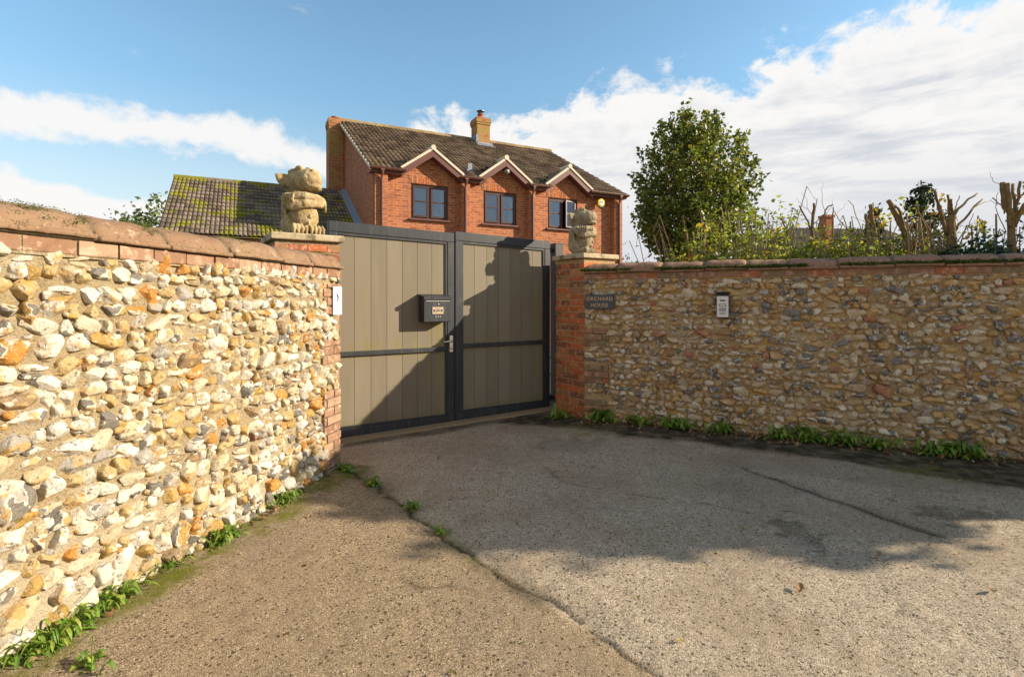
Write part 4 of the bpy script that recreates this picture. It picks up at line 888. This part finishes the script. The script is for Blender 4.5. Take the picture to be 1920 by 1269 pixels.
q = MB(); q.add([aroof(-.07, AE)+Vector((0, 0, .055)), aroof(S0, AE)+Vector((0, 0, .16)), aroof(S0, AT)+Vector((0, 0, .16)), aroof(-.12, AT)+Vector((0, 0, .055))], [[0, 1, 2, 3]]); q.build('flashing', M_LEAD, ar)
q = MB(); ez = aroof(0, AE).z-.05
q.box(-4.9, S0-.01, AE+.15, 2*AT-AE-.15, -.2, ez)
q.add([(-4.9, AE+.15, ez), (-4.9, 2*AT-AE-.15, ez), (-4.9, AT, AR-.06)], [[0, 1, 2]]); q.build('wall', M_HB, an)

# ------------------------------------------------------------------ bungalow far behind the shrubs on the right
M_TILED = m_tile('dark_tile', (.035, .03, .026), (.06, .05, .04), (.025, .022, .02), .5, .6, (.05, .05, .02))
bp = U(1500, 455, 30); bh = thing('bungalow', 'distant dark roofed bungalow with brick chimney beyond the cut shrubs', 'house', (bp.x, 30, 0), R(8))
zr = CAM_H+(HY-372)/1000*30-.9; ze_ = 3.3
q = MB(); L = 13.5; D = 5.
q.add([(-1.2, 0, ze_), (L, 0, ze_), (L, 2*D, ze_), (-1.2, 2*D, ze_), (3.0, D, zr), (L-3.5, D, zr)], [[0, 1, 5, 4], [1, 2, 5], [2, 3, 4, 5], [3, 0, 4]]); br = q.build('roof', M_TILED, bh)
MB().box(-.8, L-.4, .4, 2*D-.4, -.2, ze_-.01).build('wall', M_HB, bh)
q = MB(); q.box(2.9, 3.4, 1.6, 2.2, 3.6, 6.5); q.box(2.85, 3.45, 1.55, 2.25, 6.5, 6.64); q.build('chimney', M_HB, br)

# ------------------------------------------------------------------ vegetation
def branches(mb, pts, r0, r1, n=6):
    k = len(pts); mb.tube(pts, [r0+(r1-r0)*i/(k-1) for i in range(k)], n)
def crown(P, size, rg, m, name, parent, **kw):
    V, F = leafmesh(np.asarray(P), size, rg, **kw); return link(name, V, F, m, parent)
def bend(a, b_, k=5, j=.05, rd=random):
    a = Vector(a); b_ = Vector(b_); L = (b_-a).length
    return [a.lerp(b_, i/(k-1))+(Vector((rd.gauss(0, j), rd.gauss(0, j), rd.gauss(0, j*.5)))*L*.5 if 0 < i < k-1 else Vector()) for i in range(k)]
# the big tree, about ten metres off
def big_tree(name, label, loc, cx, cz, rx, rz, nclus, seed, m_l, shoots, lsize=(.06, .12), per=34, under=.18):
    rd = random.Random(seed); rg = np.random.default_rng(seed); o = thing(name, label, 'tree', loc)
    tb = MB(); branches(tb, bend((0, 0, 0), (.05, 0, cz-.9), 5, .02, rd), .13, .10, 9); P = []; tips = []
    for k in range(nclus):
        while True:
            v = Vector((rd.uniform(-1, 1), rd.uniform(-1, 1), rd.uniform(-1, 1)))
            if .35 < v.length < 1: break
        lobe = 1+.22*mnoise.noise(v.normalized()*2.4+Vector((seed, 0, 0)))
        lower = 1-under*max(0, -v.z-.1)
        tips.append(Vector((cx+v.x*rx*lobe*lower, v.y*rx*lobe*lower, cz+v.z*rz*lobe)))
    for tp_ in tips:
        d = (tp_-Vector((cx, 0, cz-rz*.7))).normalized(); st = tp_-d*.5; L = rd.uniform(.25, .5)
        n = int(per*rd.uniform(.6, 1.3))
        for _ in range(n):
            u = rd.random(); q = tp_+(d*(u-.5)+Vector((0, 0, .25))*u)*L; w_ = .085*(1.1-.5*u); P.append(q+Vector((rd.gauss(0, w_), rd.gauss(0, w_), rd.gauss(0, w_))))
    for k in range(shoots):                 # upright leading shoots that break the outline
        a = rd.uniform(0, 6.28); r_ = rd.uniform(.1, .88); bx = Vector((cx+math.cos(a)*rx*r_, math.sin(a)*rx*r_, cz+rz*math.sqrt(max(0, 1-r_*r_))-.3)); out = Vector((math.cos(a)*r_*.35, math.sin(a)*r_*.35, 1)); hgt = rd.uniform(.34, .66)
        branches(tb, [bx-out*.4, bx+out*hgt*.5, bx+out*hgt], .010, .004, 4)
        for _ in range(int(46*hgt/.6)):
            u = rd.random()**.8; q = bx+out*hgt*u; w_ = .07*(1.15-u*.75); P.append(q+Vector((rd.gauss(0, w_), rd.gauss(0, w_), rd.gauss(0, .03))))
    for tp_ in tips[::3]: branches(tb, bend((cx*.2+rd.uniform(-.05, .05), 0, cz-rz*rd.uniform(.5, .9)), tp_, 5, .06, rd), .028, .006, 5)
    tb.build('trunk', M_BARK, o, True)
    crown(P, rg.uniform(lsize[0], lsize[1], len(P)), rg, m_l, 'crown', o, aspect=.8, fold=.3, up=.2)
    return o
p = U(1302, 400, 10.2); big_tree('sycamore_tree', 'dense dark green young tree behind the shaded wall, right of the house', (p.x, 10.2, 0), 0, 3.09, 1.20, 1.70, 385, 4, M_LTREE, 34, (.045, .105), 50)
# leafy tree beyond the end of the wall whose shade falls across the tarmac
big_tree('shade_tree', 'leafy tree behind the far right end of the flint wall', (9.3, 4.62, 0), 0, 3.12, 1.66, .98, 1000, 11, M_LTREE, 8, (.10, .18), 34, .75)
# far tree on the left, and the shrub beyond the house's right corner
def mound(name, label, cat, c, r, n, size, m, seed, stem=True, group=None):
    rd = random.Random(seed); rg = np.random.default_rng(seed); o = thing(name, label, cat, (c[0], c[1], 0), 0, group); P = []; tb = MB()
    for k in range(n):
        v = Vector((rd.gauss(0, 1), rd.gauss(0, 1), abs(rd.gauss(0, 1)))).normalized()*rd.uniform(.45, 1.)**.5
        q = Vector((v.x*r[0], v.y*r[1], c[2]+v.z*r[2]))
        q += Vector((0, 0, .35*r[2]*mnoise.noise((q.x*1.7/r[0]*1.5, q.y/r[1], seed))))
        for _ in range(16): P.append(q+Vector((rd.gauss(0, .12*r[0]), rd.gauss(0, .12*r[1]), rd.gauss(0, .09*r[2]))))
        if k % 9 == 0: branches(tb, bend((rd.uniform(-.1, .1), 0, 0), q, 4, .05, rd), .03, .006, 5)
    tb.build('trunk' if cat == 'tree' else 'stem', M_BARK, o); crown(P, rg.uniform(*size, len(P)), rg, m, 'crown' if cat == 'tree' else 'foliage', o, aspect=.5); return o
p = U(285, 420, 22); mound('distant_tree', 'pale green treetop showing between the sunlit wall and outbuilding', 'tree', (p.x, 22, 3.3), (1.9, 1.5, 2.1), 120, (.12, .30), M_LFAR, 3)
p = U(1178, 495, 24); mound('distant_shrub', 'small distant shrub beside the right corner of the house', 'shrub', (p.x, 24, 1.9), (.9, .9, 1.5), 60, (.1, .2), M_LFAR, 5)
# conifers
def conifer(label, px, base, top, Y, wid, seed):
    rd = random.Random(seed); rg = np.random.default_rng(seed); zt = U(px, top, Y).z; x = U(px, top, Y).x; o = thing('conifer', label, 'tree', (x, Y, 0)); P = []; tb = MB(); branches(tb, [(0, 0, 0), (0, 0, zt)], .12, .015, 6)
    zb = U(px, base, Y).z-1.2; k = 0; z = zb
    while z < zt-.1:
        r = wid*(1-(z-zb)/(zt-zb))**.8*rd.uniform(.7, 1.15)+.05
        for a in range(6):
            q = rd.uniform(0, 6.28); e = Vector((math.cos(q)*r, math.sin(q)*r, z-.12*r+rd.uniform(-.05, .1))); branches(tb, [(0, 0, z), tuple(e)], .02, .005, 4)
            for u in np.linspace(.25, 1, 9):
                for _ in range(5): w_ = .045+.03*r; P.append(Vector((0, 0, z)).lerp(e, u)+Vector((rd.gauss(0, w_), rd.gauss(0, w_), rd.gauss(0, w_))))
        z += .17+.06*rd.random()
    tb.build('trunk', M_BARK, o); crown(P, rg.uniform(.07, .16, len(P)), rg, M_LCON, 'crown', o, aspect=.45)
conifer('dark slender conifer rising above the cut shrubs', 1727, 440, 338, 13, .95, 2)
conifer('small dark conifer tip beside the bungalow chimney', 1637, 440, 380, 16, .35, 9)

# shrubs behind the shaded wall: brambles in leaf, hard pruned stems
def bramble(label, px0, px1, ytop, Y, dens, seed, m, size=(.035, .085), canes=14, yel=.05):
    rd = random.Random(seed); rg = np.random.default_rng(seed); a = U(px0, 500, Y); b_ = U(px1, 500, Y); c0 = (a.x+b_.x)/2; hw = (b_.x-a.x)/2
    o = thing('bramble_bush', label, 'shrub', (c0, Y, 0), 0, 'leafy brambles behind the shaded wall'); zt = U(px0, ytop, Y).z; P = []; Py = []; tb = MB()
    for k in range(canes):
        x = rd.uniform(-hw, hw); e = Vector((x+rd.uniform(-.7, .7), rd.uniform(-.25, .3), zt*rd.uniform(.82, 1.06))); st = Vector((x*.8, rd.uniform(-.15, .15), 0)); md = st.lerp(e, .6)+Vector((rd.uniform(-.15, .15), 0, .12))
        branches(tb, [st, md, e, e+Vector((rd.uniform(-.25, .25), 0, -rd.uniform(.05, .25)))], .009, .004, 4)
    for k in range(canes//3):               # straight cut stems standing through the growth
        x = rd.uniform(-hw, hw); st = Vector((x, rd.uniform(-.2, .2), 0)); e = st+Vector((rd.gauss(0, .22), rd.gauss(0, .1), zt*rd.uniform(.84, 1.04))); ra = rd.uniform(.005, .013); branches(tb, [st, st.lerp(e, .5)+Vector((rd.gauss(0, .02), 0, 0)), e], ra, ra*.8, 5)
    nc = int(dens)
    for k in range(int(dens*1.3)):
        q = Vector((rd.uniform(-1, 1)*hw, rd.gauss(0, .16), rd.uniform(1.65, 2.02)))
        for _ in range(11): P.append(q+Vector((rd.gauss(0, .07), rd.gauss(0, .07), rd.gauss(0, .05))))
    for k in range(nc):
        x = rd.uniform(-1, 1); z = 1.5+(zt-1.5)*rd.random()**1.25*(1-.30*abs(x)**2+.55*mnoise.noise((x*4, seed, 1))); q = Vector((x*hw, rd.gauss(0, .16), z)); tgt = Py if rd.random() < yel else P
        for _ in range(11): tgt.append(q+Vector((rd.gauss(0, .07), rd.gauss(0, .07), rd.gauss(0, .05))))
    tb.build('stem', M_TWIG, o); crown(P, rg.uniform(*size, len(P)), rg, m, 'foliage', o, aspect=.6, up=.2)
    if Py: crown(Py, rg.uniform(size[0]*1.2, size[1]*1.2, len(Py)), rg, M_LYEL, 'foliage', o, aspect=.7)
    return o
bramble('tangled bramble with yellow and red leaves in front of the dense tree', 1275, 1470, 408, 7.3, 170, 1, M_LBRAM, yel=.12, canes=44)
bramble('bright yellow green bush at the right foot of the dense tree', 1385, 1480, 372, 7.9, 120, 2, M_LBRAM, canes=6, yel=.02)
bramble('low yellow green bush under the thin bare twigs', 1460, 1610, 432, 6.9, 165, 3, M_LBRAM, canes=34, yel=.05)
bramble('sparse leafy bush between the leaning stump and the bare twigs', 1590, 1720, 418, 6.6, 95, 4, M_LBRAM, canes=40, yel=.06)
bramble('dark ivy covered growth below the rightmost pruned stems', 1790, 1990, 445, 5.9, 150, 5, M_LIVY, (.04, .08), 8, .05)
bramble('thin scrub with yellow leaves around the knuckled stump', 1700, 1880, 420, 6.3, 55, 6, M_LBRAM, (.03, .07), 46, .18)
def pruned(label, Y, stems, seed, leaves=(), m=M_BARKL):
    """stems: (polyline of photograph pixels, radius at foot, radius at tip); thick ones end in a sawn face"""
    rd = random.Random(seed); x0, y0 = stems[0][0][0]; a = U(x0, y0, Y); o = thing('pruned_shrub', label, 'shrub', (a.x, Y, 0), 0, 'hard pruned shrubs behind the shaded wall')
    cuts = []; thin = MB(); thick = MB(); base = Vector((a.x, Y, 0))
    for i, (poly, r0, r1) in enumerate(stems):
        dy = 0 if i == 0 else rd.uniform(-.22, .22); n = len(poly); pts = []
        for k, (px, py) in enumerate(poly):
            p_ = U(px, py, Y+dy*k/max(1, n-1)); pts.append(p_-base)
        fine = []
        for p0, p1 in zip(pts[:-1], pts[1:]):
            for u in (0, .33, .66): fine.append(p0.lerp(p1, u)+Vector((rd.gauss(0, .006), rd.gauss(0, .006), 0)))
        fine.append(pts[-1])
        if fine[0].z < .6 and r0 > .02: pass
        tgt = thick if r0 > .012 else thin; branches(tgt, fine, r0*.72, r1*.72, 9 if r0 > .012 else 5)
        if r1 > .014:
            e = fine[-1]; d = (fine[-1]-fine[-2]).normalized(); cuts.append(MB().tube([e, e+d*.006], r1*.65, 9))
    if thick.v: thick.build('trunk', m, o, True)
    if thin.v: thin.build('twig', M_TWIG, o)
    for q in cuts: q.build('sawn_end', M_CUT, o)
    if leaves:
        rg = np.random.default_rng(seed); P = [U(px+rg.normal(0, 6), py+rg.normal(0, 5), Y+rg.normal(0, .08))-base for px, py in leaves for _ in range(9)]
        crown(P, rg.uniform(.03, .065, len(P)), rg, M_LYEL, 'foliage', o, aspect=.7)
    return o
pruned('pollarded stump with swollen knuckle and spreading branches, right of the conifer', 6.1, [
    ([(1782, 800), (1781, 480), (1783, 430), (1786, 405)], .062, .056), ([(1783, 445), (1772, 420), (1766, 395), (1762, 385)], .022, .016), ([(1785, 412), (1778, 398), (1777, 366)], .026, .016), ([(1786, 408), (1785, 390), (1783, 374)], .024, .02),
    ([(1787, 410), (1796, 392), (1812, 378), (1832, 363)], .024, .012), ([(1788, 435), (1800, 420), (1822, 392), (1842, 374)], .022, .012), ([(1822, 393), (1836, 384), (1848, 378)], .010, .006), ([(1786, 405), (1792, 384), (1799, 367)], .010, .006), ([(1776, 440), (1766, 410), (1758, 380), (1752, 357)], .030, .018),
    ([(1790, 460), (1800, 445), (1815, 425), (1826, 400)], .010, .005), ([(1780, 480), (1760, 465), (1742, 445)], .010, .005), ([(1784, 475), (1810, 455), (1830, 445)], .008, .004)], 1, [(1760, 368), (1768, 372), (1828, 420), (1840, 430), (1815, 445), (1838, 418), (1752, 400), (1735, 452)])
pruned('cluster of tall sawn upright stems at the right edge', 5.7, [
    ([(1898, 820), (1897, 460), (1896, 410), (1884, 380), (1880, 343)], .055, .036), ([(1894, 430), (1892, 390), (1889, 344)], .034, .030), ([(1897, 425), (1902, 390), (1899, 346)], .026, .020), ([(1898, 420), (1906, 385), (1913, 341)], .022, .019), ([(1900, 425), (1915, 390), (1935, 370)], .034, .02), ([(1884, 400), (1876, 385), (1861, 371)], .012, .008),
    ([(1878, 348), (1866, 342), (1857, 330), (1855, 322)], .005, .002), ([(1886, 430), (1870, 405), (1868, 380), (1872, 360)], .007, .003), ([(1868, 385), (1858, 375), (1850, 380)], .004, .002)], 2, [(1901, 405), (1912, 365), (1918, 395), (1925, 350)])
pruned('thick cut branch leaning left above the wall', 6.5, [
    ([(1712, 780), (1704, 455), (1690, 425), (1676, 395), (1665, 376)], .058, .036), ([(1697, 440), (1690, 412), (1683, 390), (1679, 386)], .024, .018), ([(1702, 450), (1706, 425), (1708, 405)], .008, .004), ([(1710, 465), (1724, 430), (1730, 398), (1742, 386)], .022, .014), ([(1727, 455), (1742, 440), (1722, 400), (1717, 385)], .026, .016), ([(1748, 470), (1745, 435), (1730, 410)], .022, .014), ([(1700, 432), (1715, 412), (1728, 422)], .018, .012)], 3, [(1672, 412), (1732, 452), (1738, 458)])
pruned('thin bare twigs fanning up beside the bungalow roof', 7.2, [
    ([(1522, 800), (1522, 450), (1524, 410), (1526, 382)], .034, .022), ([(1520, 430), (1511, 410), (1499, 386)], .018, .013), ([(1532, 430), (1545, 400), (1553, 387), (1562, 384)], .014, .010), ([(1523, 428), (1540, 405), (1552, 398)], .009, .005), ([(1560, 445), (1561, 410), (1562, 388)], .013, .010), ([(1548, 405), (1541, 370), (1540, 355), (1544, 342)], .006, .002), ([(1523, 405), (1513, 390), (1513, 375), (1503, 360)], .006, .002), ([(1514, 392), (1500, 380), (1492, 372)], .005, .002),
    ([(1600, 460), (1588, 430), (1570, 410), (1565, 396)], .012, .008), ([(1620, 450), (1612, 420), (1597, 385), (1590, 376)], .010, .006), ([(1490, 445), (1486, 425)], .012, .010), ([(1475, 440), (1470, 425), (1466, 412)], .014, .012), ([(1552, 397), (1560, 385), (1562, 374)], .005, .002), ([(1570, 400), (1580, 390), (1587, 380)], .005, .002), ([(1535, 420), (1515, 412), (1490, 410), (1480, 418)], .004, .002)], 4, [], M_BARK)
pruned('single upright sawn stem next to the bungalow chimney', 6.8, [([(1642, 800), (1640, 450), (1635, 410), (1632, 384)], .044, .032), ([(1628, 450), (1625, 420), (1623, 402)], .026, .02), ([(1640, 440), (1632, 420), (1625, 400)], .007, .003)], 5, [(1648, 400), (1660, 420), (1655, 412)])

# ------------------------------------------------------------------ weeds along the wall feet and in the crack
def blade(mb, base, ang, L, wd, lift, rd):
    """one toothed leaf that arches outwards"""
    n = 7; d = Vector((math.cos(ang), math.sin(ang), 0)); s = Vector((-d.y, d.x, 0)); vs = []
    for k in range(n):
        u = k/(n-1); p_ = base+d*L*u*(.95-.15*u)+Vector((0, 0, lift*L*(u*1.7-1.45*u*u)+.004)); w_ = wd*math.sin(math.pi*min(1, u*.92+.06))**.8*(1 if k % 2 else .62)
        vs += [p_+s*w_+Vector((0, 0, w_*.35)), p_, p_-s*w_+Vector((0, 0, w_*.35))]
    fs = []
    for k in range(n-1): i = k*3; fs += [[i, i+1, i+4, i+3], [i+1, i+2, i+5, i+4]]
    mb.add(vs, fs)
def weed(label, x, y, r, nl, seed, group, L=(.07, .15), out=None, spread=1., wd=(.009, .02)):
    rd = random.Random(seed); z = float(gz(x, y)); o = thing('weed', label, 'weed', (x, y, z), 0, group); mb = MB()
    along = out or Vector((1, 0, 0))
    for k in range(nl):
        c_ = along*rd.gauss(0, r*spread)+Vector((rd.gauss(0, .015), rd.gauss(0, .015), 0)); a = rd.uniform(0, 6.28); blade(mb, c_+Vector((0, 0, -.006)), a, rd.uniform(*L), rd.uniform(*wd), rd.uniform(.2, 1.5), rd)
    mb.build('foliage', M_LWEED, o)
    for k in range(2): c_ = along*rd.gauss(0, r*.6); MB().tube([c_, c_+Vector((rd.gauss(0, .02), rd.gauss(0, .02), rd.uniform(.06, .13)))], .002, 4).build('stem', M_LWEED, o)
    return o
GL = 'weeds along the sunlit wall'; GRr = 'weeds along the shaded wall'; GC = 'weeds in the tarmac crack'
def gp2(px, py): Y = CAM_H*FPX/(py-HY); return ((px-CX)/FPX*Y, Y)
for i, (px, py, r, nl, lab) in enumerate([(105, 1205, .13, 120, 'largest straggling weed clump, nearest the camera under the sunlit wall'), (205, 1135, .11, 110, 'dense weed clump just behind the nearest one under the sunlit wall'), (425, 1012, .075, 90, 'rounded bright weed clump midway along the sunlit wall'), (535, 940, .10, 95, 'spreading weed clump near the brick end of the sunlit wall'), (330, 1062, .04, 16, 'tiny sparse weed between larger clumps under the sunlit wall'), (35, 1232, .06, 30, 'grassy weed in the bottom left corner under the sunlit wall')]):
    x, y = gp2(px, py); weed(lab, x, y, r*.62, int(nl*1.1), 20+i, GL, out=LW, L=(.05, .14), wd=(.006, .014))
for i, (px, py, r, nl, lab) in enumerate([(1062, 775, .10, 45, 'weed clump at the foot of the right pillar'), (1133, 786, .12, 90, 'tall weed clump just below the house sign'), (1205, 790, .08, 55, 'weed clump second along from the right pillar foot'), (1272, 795, .11, 80, 'weed clump below and left of the intercom'), (1350, 803, .12, 60, 'low weed clump right under the intercom'), (1455, 812, .09, 55, 'dandelion like weed left end of the long row under the shaded wall'), (1510, 816, .12, 80, 'dandelion like weed in the middle of the long row'), (1570, 822, .11, 90, 'tallest dandelion like weed in the long row'), (1637, 828, .09, 55, 'small separate weed with dead leaves around it'), (1740, 840, .13, 90, 'broad weed clump near the right edge of the shaded wall'), (1810, 852, .10, 70, 'rightmost weed clump under the shaded wall')]):
    x, y = gp2(px, py+6); p = Vector((x, y, 0)); dd = (p-B); l = dd.dot(RW); q = B+RW*l+Vector((-.378, -.926, 0))*.08; weed(lab, q.x, q.y, r*.5, int(nl*.5), 40+i, GRr, out=RW, L=(.12, .26), wd=(.016, .030))
for i, (px, py, r, nl, lab) in enumerate([(648, 882, .05, 60, 'weed at the brick corner where the crack starts'), (698, 908, .05, 45, 'weed in the tarmac crack close to the brick corner'), (772, 950, .03, 22, 'small weed further along the tarmac crack'), (825, 1000, .03, 14, 'tiny weed in the tarmac crack farthest from the wall'), (170, 1250, .05, 16, 'low flat weed in front of the nearest clump')]):
    x, y = gp2(px, py); weed(lab, x, y, r, nl, 70+i, GC if px > 200 else GL, out=Vector((.62, -.78, 0)), L=(.03, .08))
# dead leaves: litter against the shaded wall is uncountable, single ones lie on the tarmac
rd = random.Random(12); rg = np.random.default_rng(12); P = []
for k in range(650):
    l = rd.uniform(.0, 4.9); dd = abs(rd.gauss(.10, .13)); q = B+RW*l+Vector((-.378, -.926, 0))*dd
    if mnoise.noise((l*2.3, 5, 0)) > -.25: P.append((q.x, q.y, float(gz(q.x, q.y))+.012+rd.random()*.012))
for k in range(160):
    l = rd.uniform(.2, 3.6); q = A+LW*l+Vector((.981, -.196, 0))*abs(rd.gauss(.05, .05)); P.append((q.x, q.y, .012+rd.random()*.012))
sz = list(rg.uniform(.018, .05, len(P)))
for k in range(420):                                 # crumbs, twig ends and seed cases scattered thinly over the tarmac
    x = rd.uniform(-1.7, 4.6); y = rd.uniform(1.9, 6.2)
    if (x-A.x)*.981+(y-A.y)*-.196 > .1 and (x-B.x)*-.378+(y-B.y)*-.926 > .05 and -((x-G0.x)*gp.x+(y-G0.y)*gp.y) > .2: P.append((x, y, float(gz(x, y))+.008)); sz.append(rd.choice([rd.uniform(.006, .014), rd.uniform(.012, .026)]))
V, F = leafmesh(np.array(P), np.array(sz), rg, aspect=.6); V[:, 2] = np.maximum(V[:, 2], .006)
tag(link('leaf_litter', V, F, M_LDEAD), 'brown dead leaf litter along the foot of the flint walls and strewn over the tarmac', 'leaf litter', None, 'stuff')
def dead_leaf(label, px, py, size, seed, m=M_LDEAD):
    rd = random.Random(seed); x, y = gp2(px, py); n = 9; vs = []; a = rd.uniform(0, 6.28); d = Vector((math.cos(a), math.sin(a), 0)); s = Vector((-d.y, d.x, 0))
    for k in range(n):
        u = k/(n-1); w_ = size*.34*math.sin(math.pi*min(1, u*.95+.03))**.7*(1 if k % 2 else .72); up = size*(.30*u*u+.05*math.sin(u*7+seed)); c_ = d*size*(u-.5)
        vs += [c_+s*w_+Vector((0, 0, up+w_*.55)), c_+Vector((0, 0, up)), c_-s*w_+Vector((0, 0, up+w_*.4))]
    fs = []
    for k in range(n-1): i = k*3; fs += [[i, i+1, i+4, i+3], [i+1, i+2, i+5, i+4]]
    mb = MB(); mb.add(vs, fs); mb.tube([d*-size*.5, d*-size*.8+Vector((0, 0, .006))], size*.018, 4)
    o = mb.build('fallen_leaf', m); o.location = (x, y, float(gz(x, y))+.010); tag(o, label, 'leaf', 'fallen leaves on the tarmac')
for i, (px, py, sz, lab, mm) in enumerate([
    (1500, 1108, .065, 'largest pale curled leaf in the sun, in front of the tree shadow', M_LDEAD), (1862, 1112, .055, 'brown curled leaf near the right edge in the sun', M_LDEAD), (1648, 1043, .04, 'pale leaf lying right at the edge of the shadow', M_LDEAD), (535, 1195, .035, 'dark brown leaf on the tan path near the bottom edge', M_LDEAD),
    (850, 1132, .022, 'small orange leaf on the tan path left of the crack', M_LDEAD), (722, 1068, .028, 'pale leaf on the tan path nearest the sunlit wall', M_LDEAD), (877, 976, .03, 'yellow green leaf between shadow streaks right of the crack', M_LBRAM), (915, 923, .032, 'greenish leaf in the shadow streaks left of centre', M_LBRAM), (1392, 993, .03, 'small green leaf in the middle of the shadow', M_LBRAM), (1195, 1125, .024, 'green leaf alone in the sunny foreground, right of the crack', M_LBRAM), (980, 1210, .022, 'green leaf on the tan path beside the crack', M_LBRAM), (848, 1265, .03, 'bright green leaf at the bottom edge', M_LBRAM),
    (1017, 846, .045, 'brown leaf in shade in front of the right gate leaf', M_LDEAD), (1112, 880, .04, 'brown leaf in shade midway to the shaded wall', M_LDEAD), (822, 862, .05, 'dark leaf in shade in front of the letter box', M_LDEAD), (845, 922, .03, 'small dark leaf beside the shadow streaks', M_LDEAD), (1480, 858, .06, 'pale leaf on the dark mossy strip below the long weed row', M_LDEAD), (580, 972, .04, 'brown leaf on the path near the brick end of the sunlit wall', M_LDEAD), (580, 1062, .04, 'dark curled leaf in the middle of the tan path', M_LDEAD), (490, 1128, .035, 'thin dark leaf in front of the sunlit wall weeds', M_LDEAD), (1275, 1205, .025, 'small yellow leaf left of the foreground centre right', M_LYEL), (1800, 905, .05, 'straw coloured leaf on the moss near the right edge', M_LDEAD)]):
    dead_leaf(lab, px, py, sz, 100+i, mm)
